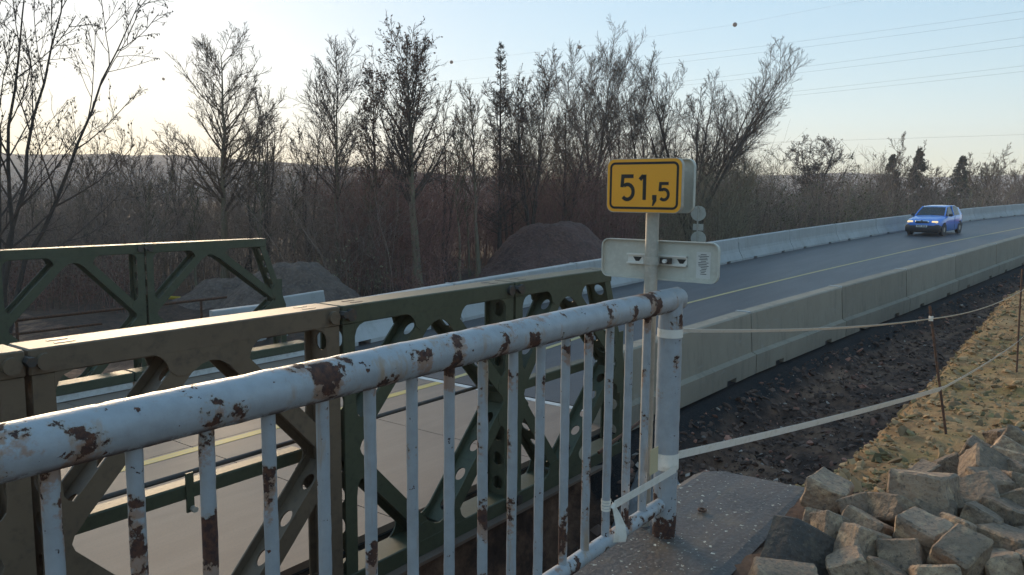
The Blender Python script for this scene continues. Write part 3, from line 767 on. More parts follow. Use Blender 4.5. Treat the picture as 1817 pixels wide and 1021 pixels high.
# ------------------------------------------------------------------ distant traffic signs seen from behind
pd = atd(1237, 420, 34.5); gz = float(ground(pd.x, pd.y))
ts = thing('traffic_sign_post', (pd.x, pd.y, gz), 'post with two round signs and a small plate seen from behind', 'traffic sign')
dirn = Vector((math.cos(math.radians(-6)), math.sin(math.radians(-6)), 0)); rt = Vector((dirn.y, -dirn.x, 0))
put(MB().tube([(pd.x, pd.y, gz-.2), (pd.x, pd.y, atd(1237, 366, 34.5).z)], .035, 8).build('pole', GALV, None, 40), ts)
for py in (379, 424):
    c = atd(1238, py, 34.5); m_ = MB()
    m_.prism([(.37*math.cos(a), .33*math.sin(a)) for a in np.linspace(0, 2*PI, 28, endpoint=False)], Vector((c.x, c.y, c.z))+dirn*.05, rt, (0,0,1), dirn, .02)
    put(m_.build('round_plate', SHEETM), ts)
c = atd(1237.5, 403.5, 34.5)
put(MB().prism([(-.25,-.14),(.25,-.14),(.25,.14),(-.25,.14)], Vector((c.x, c.y, c.z))+dirn*.05, rt, (0,0,1), dirn, .02).build('small_plate', SHEETM), ts)

# ------------------------------------------------------------------ tape, stakes
def gz_at(x, y): return float(ground(np.array([x]), np.array([y]))[0])
def hit_ground(px, py):
    d = ray(px, py); t = 1.0
    while t < 120:
        p = CAM+d*t
        if p.z < gz_at(p.x, p.y): return p
        t += .02
    return p
stk = []
for (bx_, by_), (tx_, ty_), lab in (((1679, 772), (1650, 543), 'leaning rusty steel stake holding the tape above the stone heap'), ((1804, 662), (1814, 478), 'rusty steel stake further along the sandy bank')):
    p = hit_ground(bx_, by_); dep = (ROT.transposed() @ (p-CAM)).z*-1
    t = atd(tx_, ty_, dep)
    o = MB().tube([p-(t-p).normalized()*.15, p.lerp(t, .5)+Vector((.004,.003,0)), t], .0095, 8).build('steel_stake', RUSTY, None, 40); tag(o, lab, 'stake'); stk.append((p, t, dep))
    tag(o, lab, 'stake')
def ribbon(mb, pts, w, twist0=0., twist1=0., th=.0006, seg=40):
    """tape ribbon along polyline pts, nearly vertical, twisting"""
    P = [Vector(p) for p in pts]; n = len(P); L = []
    for i, p in enumerate(P):
        t = (P[min(i+1,n-1)]-P[max(i-1,0)]).normalized(); s = t.cross(Vector((0,0,1))).normalized(); u = s.cross(t)
        a = twist0+(twist1-twist0)*i/(n-1)
        q = u*math.cos(a)+s*math.sin(a); m = t.cross(q)
        L.append((p+q*w/2+m*th, p-q*w/2+m*th, p+q*w/2-m*th, p-q*w/2-m*th))
    vs = [v for r in L for v in r]; fs = []
    for i in range(n-1):
        a, b = i*4, i*4+4
        fs += [(a,a+1,b+1,b),(a+2,b+2,b+3,a+3),(a,b,b+2,a+2),(a+1,a+3,b+3,b+1)]
    fs += [(0,2,3,1),(n*4-4,n*4-3,n*4-1,n*4-2)]
    mb.add(vs, fs)
def sag(p, q, s, n=40): return [Vector(p).lerp(Vector(q), i/n)-Vector((0,0,s*4*(i/n)*(1-i/n))) for i in range(n+1)]
def on_stake(k, px, py):
    p, t, dep = stk[k]; return atd(px, py, dep)
postf = Vector((3.175, RY, 0))
pu = Vector((3.225, RY-.02, atd(1207, 590, 3.47).z)); s1u = on_stake(0, 1652, 566); s2u = on_stake(1, 1812, 517)
tp1 = thing('barrier_tape', (3.2, RY, pu.z), 'upper pale plastic tape strung from railing post to stakes', 'tape')
mb = MB(); ribbon(mb, sag(pu, s1u, .03), .020, .5, .9); ribbon(mb, sag(s1u, s2u, .05), .020, .9, .6); ribbon(mb, sag(s2u, s2u+Vector((5,-.4,.25)), .06), .020, .6, .7); put(mb.build('strip', TAPE), tp1)
mb = MB(); mb.tube([(3.175, RY, pu.z-.022), (3.175, RY, pu.z+.016)], .0560, 28, False); put(mb.build('wrap', TAPE, None, 60), tp1)
mb = MB(); mb.tube([s1u-Vector((0,0,.016)), s1u+Vector((0,0,.02))], .016, 9); put(mb.build('knot', TAPE), tp1)
pl_ = Vector((3.228, RY-.02, atd(1200, 824, 3.47).z)); s1l = on_stake(0, 1671, 690); s2l = on_stake(1, 1806, 607)
kb = Vector((.607+.1565*13, RY-.017, 0)); kz = aty(1048, 918, RY-.017).z; kb.z = kz
tp2 = thing('barrier_tape', (3.2, RY, pl_.z), 'lower pale tape tied to a baluster with a loose hanging end', 'tape')
mb = MB(); ribbon(mb, sag(pl_, s1l, .015), .040, .15, .35); ribbon(mb, sag(s1l, s2l, .02), .030, .35, .5); ribbon(mb, sag(s2l, s2l+Vector((5,-.3,.3)), .05), .030, .5, .6)
ribbon(mb, sag(kb+Vector((.012,-.012,0)), Vector((3.16, RY-.058, pl_.z-.035)), .0), .036, .1, .1); put(mb.build('strip', TAPE), tp2)
mb = MB()
e0 = kb+Vector((.012,-.012,-.004)); pts = [e0, e0+Vector((.012,-.008,-.035)), e0+Vector((.018,-.022,-.08)), e0+Vector((.012,-.026,-.125)), e0+Vector((.016,-.020,-.150))]
vs = []
for i, p in enumerate(pts):
    wv = Vector((.7,-.7,0)).normalized()*(.008+.006*min(i,3)); vs += [p-wv, p+wv, p-wv+Vector((.0015,.0015,0)), p+wv+Vector((.0015,.0015,0))]
fs = []
for i in range(4): a, b = i*4, i*4+4; fs += [(a,a+1,b+1,b),(a+3,a+2,b+2,b+3),(a,b,b+2,a+2),(a+1,a+3,b+3,b+1)]
mb.add(vs, fs); put(mb.build('loose_end', TAPE, None, 60), tp2)
mb = MB()
for k in range(4): mb.tube([(kb.x, RY, kz-.024+k*.012), (kb.x, RY, kz-.014+k*.012)], .0190+.001*(k % 2), 14, False)
put(mb.build('wrap', TAPE, None, 60), tp2)
mb = MB(); mb.tube([kb+Vector((.004,-.008,-.012)), kb+Vector((.016,-.014,.006))], .010, 8); put(mb.build('knot', TAPE), tp2)
mb = MB(); mb.tube([(3.175, RY, pl_.z-.045), (3.175, RY, pl_.z+.03)], .0562, 28, False); put(mb.build('wrap', TAPE, None, 60), tp2)
q = aty(1160, 818, RY-.058)
put(MB().box((q.x-.036, RY-.060, q.z-.055), (q.x+.036, RY-.0575, q.z+.055)).build('patch', TAPE2), tp2)

# ------------------------------------------------------------------ granite setts
import bmesh
def stone_mesh(seed, dims, amp=.010):
    bm = bmesh.new(); bmesh.ops.create_cube(bm, size=1); r = random.Random(seed)
    for v in bm.verts: v.co = Vector((v.co.x*dims[0]*(1+r.uniform(-.14,.14)), v.co.y*dims[1]*(1+r.uniform(-.14,.14)), v.co.z*dims[2]*(1+r.uniform(-.14,.14))))
    bmesh.ops.bevel(bm, geom=bm.edges[:], offset=.010, segments=1, affect='EDGES')
    for _ in range(3): bmesh.ops.subdivide_edges(bm, edges=[e for e in bm.edges if e.calc_length() > .022], cuts=1, use_grid_fill=True)
    bmesh.ops.triangulate(bm, faces=bm.faces[:])
    P = np.array([v.co for v in bm.verts])
    a = fbm(P[:,0]*14+seed*3.1+P[:,2]*9, P[:,1]*14-P[:,2]*11, 4, seed); b = fbm(P[:,1]*13+P[:,2]*12, P[:,0]*15-seed, 4, seed+7); c = fbm(P[:,2]*15+P[:,0]*8, P[:,1]*12+seed, 4, seed+13)
    for v, x, y, z in zip(bm.verts, a, b, c): v.co += Vector((x, y, z))*amp*2.0
    me = bpy.data.meshes.new('stone'); bm.to_mesh(me); bm.free(); me.materials.append(GRAN)
    me.polygons.foreach_set('use_smooth', [True]*len(me.polygons)); me.set_sharp_from_angle(angle=math.radians(38))
    return me
SM = [stone_mesh(i, d) for i, d in enumerate([(.17,.16,.15),(.18,.15,.16),(.16,.17,.14),(.20,.16,.15),(.15,.15,.15),(.19,.17,.13),(.17,.14,.16),(.16,.16,.17)])]
stones = [  # photo position of the stone's middle, size factor, height above the heap's bed
 (1479,886,1.15,.10),(1522,911,1.0,.08),(1599,926,1.08,.11),(1665,935,1.15,.10),(1489,945,1.0,.08),(1540,944,1.05,.09),(1544,974,1.1,.07),(1596,993,1.1,.07),
 (1651,974,1.22,.10),(1717,963,1.0,.10),(1737,902,1.3,.12),(1753,839,1.25,.14),(1761,872,1.2,.13),(1797,823,1.2,.14),(1775,803,1.0,.12),(1745,808,1.0,.09),(1806,792,1.15,.13),
 (1720,826,.95,.08),(1789,908,1.2,.12),(1790,938,1.05,.10),(1737,944,1.15,.09),(1772,980,1.15,.10),(1712,1004,1.3,.10),(1759,1008,1.15,.09),(1800,868,1.05,.13),(1805,1004,1.15,.10),
 (1654,1018,1.2,.08),(1812,848,1.0,.14),(1778,781,.95,.10),(1640,842,.85,.02),(1698,830,.85,.06),(1447,925,.7,.04),(1812,930,1.1,.12),(1690,920,1.0,.05),(1700,880,1.0,.06),(1620,960,.9,.04),(1570,925,.85,.03),(1680,1000,.9,.05),(1735,985,.9,.05),(1812,965,1.0,.08),(1765,960,.9,.05),(1508,925,.75,.02),(1590,1018,1.0,.05),(1550,1012,1.0,.04)]
SP = np.array([tuple(atz(px, py, SLABZ+.02+hh)) for px, py, sc, hh in stones]); SR = np.array([.082*sc for _, _, sc, _ in stones])
for it in range(40):                                             # settle the heap: push overlapping stones apart
    d = SP[:, None]-SP[None]; L_ = np.linalg.norm(d, axis=2)+np.eye(len(SP))*9; ov = np.clip((SR[:, None]+SR[None])*.92-L_, 0, None)
    mv = (d/L_[..., None]*ov[..., None]*.25).sum(1); mv[:, 2] *= .5; SP = SP+mv
    SP[:, 2] = np.maximum(SP[:, 2], SLABZ+.03); SP[:, 1] = np.where((SP[:, 0] < 3.9), np.minimum(SP[:, 1], 1.10), SP[:, 1])
for i, (px, py, sc, hh) in enumerate(stones):
    o = bpy.data.objects.new('granite_sett', SM[i % len(SM)]); COL.objects.link(o)
    o.location = SP[i]; o.scale = (sc*.86*random.uniform(.94,1.06),)*3
    o.rotation_euler = (random.uniform(-.55,.55), random.uniform(-.55,.55), random.uniform(0, PI))
    tag(o, 'rough grey granite sett lying in the heap beside the concrete wall', 'stone', 'granite setts in the heap')
def special(name, dims, px, py, z, rot, label, m=None, seed=50, amp=.011):
    me = stone_mesh(seed, dims, amp)
    if m: me.materials[0] = m
    o = bpy.data.objects.new(name, me); COL.objects.link(o); o.location = atz(px, py, z); o.rotation_euler = rot
    tag(o, label, 'stone'); return o
gb = special('granite_block', (.21,.20,.175), 1640, 882, SLABZ+.19, (0,0,0), 'largest squared granite block resting on top of the heap', None, 51)
ks = special('kerb_stone', (.78,.46,.10), 1462, 985, SLABZ+.03, (0,0,0), 'big dark wedge shaped slab leaning against the concrete wall', GRAND, 52, .007)
_r = Vector((math.sin(YAW), -math.cos(YAW), 0)); _f = Vector((math.cos(YAW), math.sin(YAW), 0)); _u = Vector((0,0,1))
e1 = (_r*.80-_u*.52+_f*.05).normalized(); n_ = (-_f*.80+_u*.55+_r*.05); n_ = (n_-e1*n_.dot(e1)).normalized(); e2 = n_.cross(e1)
xr_ = (_r*.72-_f*.66+_u*.10).normalized(); xl_ = (-_r*.70-_f*.62+_u*.20); xl_ = (xl_-xr_*xl_.dot(xr_)).normalized()
gb.matrix_world = Matrix.Translation(atz(1640, 880, SLABZ+.20)) @ Matrix((xr_, xl_, xr_.cross(xl_))).transposed().to_4x4() @ Matrix.Scale(1.12, 4)
apex = atd(1419, 917, 3.30)
ks.matrix_world = Matrix.Translation(apex+e1*.38-e2*.215-n_*.05) @ Matrix((e1, e2, n_)).transposed().to_4x4()
special('mossy_block', (.25,.15,.12), 1392, 1032, SLABZ+.05, (.03,.05,math.radians(-58)), 'weathered granite block lying in front of the dark slab', None, 53)
# washer on the wall and flakes of litter
p = atz(1246, 905, SLABZ+.012)
mb = MB()
mb.tube([p+Vector((.017*math.cos(a), .017*math.sin(a), 0)) for a in np.linspace(0, 2*PI, 20)], .006, 8, False); o = mb.build('steel_ring', RUSTY, None, 60); tag(o, 'small rusty steel ring lying on the concrete wall', 'ring')

# ------------------------------------------------------------------ scattered clods, rubble, litter (stuff)
def scatter(name, n, fn, size, m, label, squash=.6, parent=None, seed=0, sub=False):
    """n little irregular stones joined in one mesh"""
    r = np.random.default_rng(seed)
    base = np.array([(1,0,0),(-1,0,0),(0,1,0),(0,-1,0),(0,0,1),(0,0,-1)], float)
    tri = np.array([(0,2,4),(2,1,4),(1,3,4),(3,0,4),(2,0,5),(1,2,5),(3,1,5),(0,3,5)])
    if sub:
        vs = list(map(tuple, base)); mid = {}; tt = []
        def md(a, b):
            k = (min(a,b), max(a,b))
            if k not in mid:
                q = (np.array(vs[a])+np.array(vs[b])); vs.append(tuple(q/np.linalg.norm(q))); mid[k] = len(vs)-1
            return mid[k]
        for a, b, c in tri:
            ab, bc, ca_ = md(a,b), md(b,c), md(c,a); tt += [(a,ab,ca_),(ab,b,bc),(ca_,bc,c),(ab,bc,ca_)]
        base = np.array(vs); tri = np.array(tt)
    x, y = fn(r, n); z = ground(x, y); nb = len(base)
    s = size[0]*(size[1]/size[0])**(r.random(len(x))**2.2)
    P = base[None]*(1+r.uniform(-.35,.35,(len(x),nb,1)))*s[:, None, None]*np.stack([r.uniform(.7,1.3,len(x)), r.uniform(.7,1.3,len(x)), r.uniform(.4,.8,len(x))*squash/.6], -1)[:, None]
    a = r.uniform(0, 2*PI, len(x)); c, sn = np.cos(a)[:, None], np.sin(a)[:, None]
    P = np.stack([P[...,0]*c-P[...,1]*sn, P[...,0]*sn+P[...,1]*c, P[...,2]], -1)
    tl = r.normal(0, .35, (len(x),2)); P[...,2] += P[...,0]*tl[:, :1]+P[...,1]*tl[:, 1:]
    P += np.stack([x, y, z+.12*s], -1)[:, None]
    T = (tri[None]+(np.arange(len(x))*nb)[:, None, None]).reshape(-1, 3)
    o = npmesh(name, P.reshape(-1, 3), T, m); tag(o, label, None, None, 'stuff'); return o
CLODD = island_var(mat('dark_clods', (.11,.068,.050), .95), .6)
CLODS = island_var(mat('sandy_clods', (.33,.21,.105), .95), .45)
CLODM = island_var(mat('mossy_clods', (.20,.155,.07), .95), .5)
RUBB = island_var(mat('brick_rubble', (.30,.14,.095), .9), .6)
PEB = island_var(mat('pale_pebbles', (.34,.28,.23), .85), .5)
def ditch(r, n):
    x = 6.2+26*r.random(n)**1.7; y = yn(x)-.45-r.random(n)*2.2; k = y > np.minimum(1.35, yn(x)-2.45)+.35; return x[k], y[k]
def bankf(r, n):
    x = 4.3+18*r.random(n)**1.6; y = np.minimum(1.35, yn(x)-2.45)+.25-r.random(n)**1.3*2.6; return x, y
scatter('trench_clods', 13000, ditch, (.007,.055), CLODD, 'dark clods of earth in the trench', seed=1, sub=True)
scatter('trench_rubble', 900, ditch, (.010,.065), RUBB, 'reddish rubble scattered in the trench', seed=2, sub=True)
scatter('trench_pebbles', 700, ditch, (.006,.04), PEB, 'pale pebbles scattered in the trench', seed=3, sub=True)
scatter('bank_clods', 9000, bankf, (.005,.045), CLODS, 'crumbly sandy clods on the bank', seed=4, sub=True)
scatter('bank_moss', 3500, bankf, (.006,.040), CLODM, 'mossy lumps on the sandy bank', seed=5, sub=True)
def underf(r, n):
    x = 1+6.5*r.random(n); y = 1.8+2.5*r.random(n); return x, y
scatter('gully_rubble', 900, underf, (.015,.12), CLODD, 'dark rubble under the bridge', seed=6)
# flakes on the wall
r = np.random.default_rng(8); n = 420
x = 2.2+1.95*r.random(n); y = 1.15+.55*r.random(n); s = .003+.007*r.random(n)**3; a = r.uniform(0, 2*PI, n)
qv = np.array([(-1,-.6,0),(1,-.5,.2),(.9,.6,0),(-.8,.5,.3)]); P = qv[None]*s[:, None, None]; c, sn = np.cos(a)[:, None], np.sin(a)[:, None]
P = np.stack([P[...,0]*c-P[...,1]*sn, P[...,0]*sn+P[...,1]*c, P[...,2]], -1)+np.stack([x, y, SLABZ+.011+0*x], -1)[:, None]
fl = npmesh('paint_flakes', P.reshape(-1,3), np.arange(4*n).reshape(-1,4), island_var(mat('pale_flakes', (.42,.38,.30), .8), .5)); tag(fl, 'pale paint flakes and litter on the concrete wall', kind='stuff')
# crumpled plastic sheets below the truss end
def crumple(name, c, sx, sy, hgt, seed, label):
    n = 26; a = np.linspace(-1, 1, n); A, B = np.meshgrid(a, a, indexing='ij')
    ed = 1-np.maximum(abs(A), abs(B))**4
    x = c[0]+sx*A*(1+.25*fbm(B*2, A*2, 2, seed)); y = c[1]+sy*B*(1+.25*fbm(A*2, B*2, 2, seed+2))
    z = ground(x, y)+.03+hgt*ed*(.5+1.6*abs(fbm(A*2.2, B*2.2, 4, seed+4)))+.05*fbm(A*6, B*6, 3, seed+6)
    Vc = np.stack([x, y, z], -1).reshape(-1, 3); I = (np.arange(n-1)[:, None]*n+np.arange(n-1)[None]).ravel()
    o = npmesh(name, Vc, np.stack([I, I+n, I+n+1, I+1], 1), SHEET, smooth=False)
    md = o.modifiers.new('thick', 'SOLIDIFY'); md.thickness = .004
    tag(o, label, 'sheet')
crumple('plastic_sheet', (7.55, 3.70), .45, .34, .34, 3, 'crumpled grey sheet by the end of the near truss')
crumple('plastic_sheet', (6.0, 2.9), .40, .30, .18, 13, 'small dark crumpled sheet lying in the gully under the truss')
o = MB().tube([(6.9, 4.02, .10), (7.7, 3.96, .26)], .018, 8).build('rusty_pipe', RUSTY, None, 40); tag(o, 'short rusty pipe sticking out beside the truss end', 'pipe')

# ------------------------------------------------------------------ earth mounds
def mound(name, c, rx_, ry_, hgt, seed, m, label, rot=0):
    n = 90; a = np.linspace(-1.15, 1.15, n); A, B = np.meshgrid(a, a, indexing='ij')
    rr = np.hypot(A, B)*(1+.35*fbm(A*1.3+seed, B*1.3, 3, seed))
    p = np.clip(1-rr, 0, 1); p = np.sqrt(p*p+.02)-.1414; p = np.minimum(p*1.35, .62+.25*p)/.80
    cr, sr = math.cos(rot), math.sin(rot)
    x = c[0]+rx_*A*cr-ry_*B*sr; y = c[1]+rx_*A*sr+ry_*B*cr
    z = ground(x, y)-.10+hgt*p+(.30*fbm(A*4, B*4, 5, seed+3)+.22*fbm(A*13, B*13, 4, seed+9))*hgt*.45*np.clip(p*4, 0, 1)
    Vm = np.stack([x, y, z], -1).reshape(-1, 3); I = (np.arange(n-1)[:, None]*n+np.arange(n-1)[None]).ravel()
    o = npmesh(name, Vm, np.stack([I, I+n, I+n+1, I+1], 1), m, smooth=True); tag(o, label, 'mound'); return o
MUD1 = mat('grey_soil', (.135,.098,.078), .95, noise=[(2.5,(.085,.062,.050),.4,.65),(11,(.19,.14,.108),.5,.72)], bump=(9,1.,.09))
MUD2 = mat('red_soil', (.12,.064,.052), .95, noise=[(2.5,(.07,.040,.033),.4,.65),(11,(.17,.092,.072),.5,.72)], bump=(9,1.,.09))
c1 = atd(530, 520, 23); mound('earth_mound', (c1.x, c1.y), 2.7, 2.3, 1.35, 2, MUD1, 'grey brown earth mound behind the end of the far truss', YAW-PI/2)
c1b = atd(400, 530, 24); mound('earth_mound', (c1b.x, c1b.y), 1.9, 1.7, .75, 5, MUD1, 'low spread of grey earth behind the diagonals of the far truss', YAW-PI/2)
c2 = atd(985, 470, 31); mound('earth_mound', (c2.x, c2.y), 4.0, 3.0, 2.2, 7, MUD2, 'reddish brown earth mound in front of the dark thicket', YAW-PI/2)
pa, pm, pb = [hit_ground(px_, py_)+Vector((0,0,.04)) for px_, py_ in ((288,530),(320,532),(352,534))]
o = MB().tube([pa, pm, pb], .055, 10).build('yellow_pipe', YPIPE, None, 40); tag(o, 'short yellow plastic pipe lying behind the far truss', 'pipe')

# ------------------------------------------------------------------ trees
def tubes(P, R, k):
    """P (B,n,3), R (B,n) -> verts, quads with k sides"""
    B, n, _ = P.shape
    T = np.empty_like(P); T[:, 1:-1] = P[:, 2:]-P[:, :-2]; T[:, 0] = P[:, 1]-P[:, 0]; T[:, -1] = P[:, -1]-P[:, -2]
    T /= np.linalg.norm(T, axis=-1, keepdims=True)+1e-9
    ref = np.where(np.abs(T[:, :1, 2:]) < .9, np.array([0,0,1.]), np.array([1.,0,0])); ref = np.broadcast_to(ref, T.shape)
    U = np.cross(T, ref); U /= np.linalg.norm(U, axis=-1, keepdims=True)+1e-9; Wv = np.cross(T, U)
    an = np.arange(k)*2*PI/k
    Vt = P[:, :, None]+R[:, :, None, None]*(U[:, :, None]*np.cos(an)[None, None, :, None]+Wv[:, :, None]*np.sin(an)[None, None, :, None])
    idx = np.arange(B*n*k).reshape(B, n, k); j = np.roll(idx, -1, axis=2)
    Qt = np.stack([idx[:, :-1], j[:, :-1], j[:, 1:], idx[:, 1:]], -1).reshape(-1, 4)
    return Vt.reshape(-1, 3), Qt
def merge(parts):
    Vs, Qs, o = [], [], 0
    for v, q in parts: Vs.append(v); Qs.append(q+o); o += len(v)
    return np.concatenate(Vs), np.concatenate(Qs)
def interp(P, R, pi, t):
    n = P.shape[1]-1; f = t*n; i = np.minimum(f.astype(int), n-1); w = (f-i)[:, None]
    a, b = P[pi, i], P[pi, i+1]; d = b-a; d /= np.linalg.norm(d, axis=1, keepdims=True)+1e-9
    return a*(1-w)+b*w, d, R[pi, i]*(1-w[:, 0])+R[pi, i+1]*w[:, 0]
def spawn(r, P, R, per, t0, t1, length, ang, nseg, up, taper=.25, rfrac=.6, jit=.18, lenfall=.5, minr=.004, cap=99):
    B = P.shape[0]; M = B*per
    pi = np.repeat(np.arange(B), per); t = t0+(t1-t0)*((np.tile(np.arange(per), B)+r.random(M))/per)
    o, d, pr = interp(P, R, pi, t)
    rv = r.normal(size=(M,3)); rv -= d*(rv*d).sum(1, keepdims=True); rv /= np.linalg.norm(rv, axis=1, keepdims=True)
    an = np.radians(r.uniform(ang[0], ang[1], M))[:, None]
    dr = d*np.cos(an)+rv*np.sin(an); dr[:, 2] += up*.5; dr /= np.linalg.norm(dr, axis=1, keepdims=True)
    pl = np.linalg.norm(np.diff(P, axis=1), axis=2).sum(1)[pi]
    Ln = (length*pl*(1-lenfall*t)*r.uniform(.6, 1.15, M))
    pts = [o]
    for s in range(nseg):
        dr = dr+r.normal(0, jit, (M,3)); dr[:, 2] += up; dr /= np.linalg.norm(dr, axis=1, keepdims=True)
        pts.append(pts[-1]+dr*(Ln/nseg)[:, None])
    P2 = np.stack(pts, 1); r0 = np.maximum(np.minimum(pr*rfrac, cap), minr)
    R2 = r0[:, None]*np.linspace(1, taper, nseg+1)[None]; R2 = np.maximum(R2, minr*.7)
    return P2, R2
def leaves(r, P, n, size, m, name, parent, hang=False):
    B = P.shape[0]; i = r.integers(0, B, n); t = r.random(n); o, d, _ = interp(P, np.ones(P.shape[:2]), i, t)
    s = size*r.uniform(.6, 1.4, n)
    u = r.normal(size=(n,3)); u /= np.linalg.norm(u, axis=1, keepdims=True)
    if hang: u = u*.35+np.array([0,0,-1.]); u /= np.linalg.norm(u, axis=1, keepdims=True)
    v = np.cross(u, r.normal(size=(n,3))); v /= np.linalg.norm(v, axis=1, keepdims=True)+1e-9
    s = s[:, None]; q = np.stack([o, o+u*s*.5+v*s*.32, o+u*s, o+u*s*.5-v*s*.32], 1)
    return npmesh(name, q.reshape(-1,3), np.arange(4*n).reshape(-1,4), m, parent)
def tree(px, py_top, dep, label, seed, spread=.35, stems=1, lean=0., bark=BARKD, twig=TWIGD, r0=None, n1=16, n2=7, n3=6, n4=3, ang=(35,62), t0=.3, up=.10, stemspread=.10, leaf=None, group=None, base_z=None, bend=.05, name='bare_tree', topz=None, tw=.0062, jit=.075):
    r = np.random.default_rng(seed); d = atd(px, 346, dep); x, y = d.x, d.y
    z = gz_at(x, y) if base_z is None else base_z
    Ht = (topz if topz else atd(px, py_top, dep).z)-z
    right = np.array([math.cos(YAW-PI/2), math.sin(YAW-PI/2), 0])
    r0 = r0 or Ht*.014
    root = thing(name, (x, y, z), label, 'tree', group)
    ns = 12; Ps = []; Rs = []
    for s in range(stems):
        az = r.uniform(0, 2*PI); sp_ = stemspread*Ht*(0 if stems == 1 else r.uniform(.5, 1.2))
        tt = np.linspace(0, 1, ns+1); hh = Ht*(1 if s == 0 else r.uniform(.75, .97))
        off = np.array([math.cos(az), math.sin(az), 0])*sp_+right*lean*Ht*r.uniform(.8, 1.2)
        P = np.stack([tt*0, tt*0, tt*hh-.25*(tt == 0)], 1)+off[None]*(tt**1.25)[:, None]
        w = r.normal(0, bend*Ht/ns, (ns+1,3)); w[:, 2] = 0; P = P+np.cumsum(w, 0)*(tt > 0)[:, None]
        Ps.append(P); Rs.append((r0/(stems**.35))*np.maximum(1-tt*.93, .05)*(1+.5*np.exp(-tt*25)))
    P0, R0 = np.stack(Ps), np.stack(Rs)
    tr = npmesh('trunk', *tubes(P0, R0, 8), bark, root, True)
    P1, R1 = spawn(r, P0, R0, max(4, int(n1*1.25)//stems), t0, .98, spread, ang, 6, up, .15, .55, jit*.75, .60, .012)
    P2, R2 = spawn(r, P1, R1, n2, .14, .98, .55, (20,50), 4, up*.6, .25, .6, jit, .50, .008)
    P3, R3 = spawn(r, P2, R2, n3, .12, 1., .62, (18,46), 3, up*.5, .45, .65, jit, .45, tw)
    parts = [tubes(P1, R1, 5), tubes(P2, R2, 4), tubes(P3, R3, 3)]
    Pl = P3
    if n4:
        P4, R4 = spawn(r, P3, R3, n4, .15, 1., .68, (16,42), 2, up*.4, .55, .8, jit, .35, tw*.85); parts.append(tubes(P4, R4, 3)); Pl = P4
    npmesh('crown', *merge(parts), twig, root)
    if leaf: leaves(r, Pl, leaf[1], leaf[2], leaf[0], 'leaves', root, leaf[3] if len(leaf) > 3 else False)
    return root
# left edge tree, several leaning stems with catkins
tree(-15, 0, 17, 'tall many stemmed tree with hanging catkins, against the bright glow', 1, spread=.36, stems=7, lean=.13, n1=54, n2=6, n3=4, n4=2, stemspread=.22, t0=.25, ang=(22,50), topz=9.6, leaf=(LEAFD, 3600, .05, True), bark=BARKD, twig=TWIGD, bend=.06, tw=.005, r0=.13)
# the row behind the bridge
tree(391, 98, 27, 'pyramidal bare tree with a pale greenish trunk behind the far truss', 2, spread=.42, n1=34, n2=8, n3=5, n4=3, ang=(42,66), t0=.30, bark=BARKP, twig=TWIGB, r0=.14)
tree(470, 168, 30, 'slender bare tree right of the pyramidal one', 3, spread=.30, stems=3, n1=24, n2=6, n3=5, n4=2, stemspread=.08, ang=(25,48), t0=.4, twig=TWIGB)
tree(545, 190, 31, 'thin bare tree with upright branches beside the twin trunk', 4, spread=.28, stems=3, n1=24, n2=6, n3=5, n4=2, stemspread=.09, ang=(25,45), t0=.4)
tree(596, 116, 28, 'bare tree with pale twin trunk behind the grey mound', 5, spread=.44, stems=2, n1=30, n2=8, n3=5, n4=3, stemspread=.03, ang=(38,62), t0=.38, bark=BARKP, twig=TWIGD, r0=.11)
tree(742, 108, 26.5, 'tree with pale leaning trunk and clinging brown leaves', 6, spread=.46, lean=-.06, n1=32, n2=8, n3=5, n4=3, ang=(25,48), t0=.34, bark=BARKP, twig=TWIGD, leaf=(LEAFB, 2600, .075), r0=.16)
tree(660, 150, 30, 'bare tree with clusters of brown leaves left of the leaning trunk', 61, spread=.32, n1=22, n2=7, n3=5, n4=2, ang=(25,48), t0=.4, leaf=(LEAFB, 1700, .075))
tree(788, 180, 31, 'thin bare tree right of the leaning pale trunk', 7, spread=.30, stems=2, n1=20, n2=7, n3=5, n4=2, ang=(25,45), t0=.4)
tree(850, 172, 30, 'pale slanting trunk with thin bare crown', 8, spread=.30, lean=-.04, n1=22, n2=7, n3=5, n4=3, ang=(25,48), t0=.4, bark=BARKP, twig=TWIGB)
tree(945, 135, 33, 'dense dark bare tree right of the conifer', 9, spread=.46, stems=4, n1=44, n2=8, n3=6, n4=3, stemspread=.12, ang=(25,50), t0=.3, leaf=(LEAFB, 1500, .07))
tree(905, 160, 34, 'dense bare tree directly behind the conifer', 91, spread=.34, stems=2, n1=28, n2=8, n3=6, n4=3, stemspread=.08, ang=(25,50), t0=.3, leaf=(LEAFB, 1200, .07))
tree(1000, 142, 36, 'dark bare tree above the reddish mound', 92, spread=.46, stems=3, n1=34, n2=8, n3=6, n4=3, stemspread=.12, ang=(25,50), t0=.3)
tree(1052, 124, 40, 'broad bare tree with a black forked trunk', 10, spread=.60, stems=2, n1=30, n2=8, n3=6, n4=4, stemspread=.16, ang=(28,52), t0=.30, up=.12, r0=.17)
tree(1108, 138, 41, 'bare tree between the forked trunk and the round crown', 11, spread=.52, stems=3, n1=28, n2=8, n3=6, n4=4, stemspread=.16, ang=(25,48), t0=.33, up=.12)
tree(1152, 140, 42, 'narrow bare tree behind the yellow sign', 12, spread=.52, stems=3, n1=28, n2=8, n3=6, n4=4, stemspread=.16, ang=(25,48), t0=.33, up=.12)
tree(1228, 128, 42, 'round crowned bare willow with fanning limbs', 13, spread=.42, stems=9, lean=.02, n1=90, n2=8, n3=6, n4=3, stemspread=.42, ang=(18,46), t0=.40, up=.08, r0=.30)
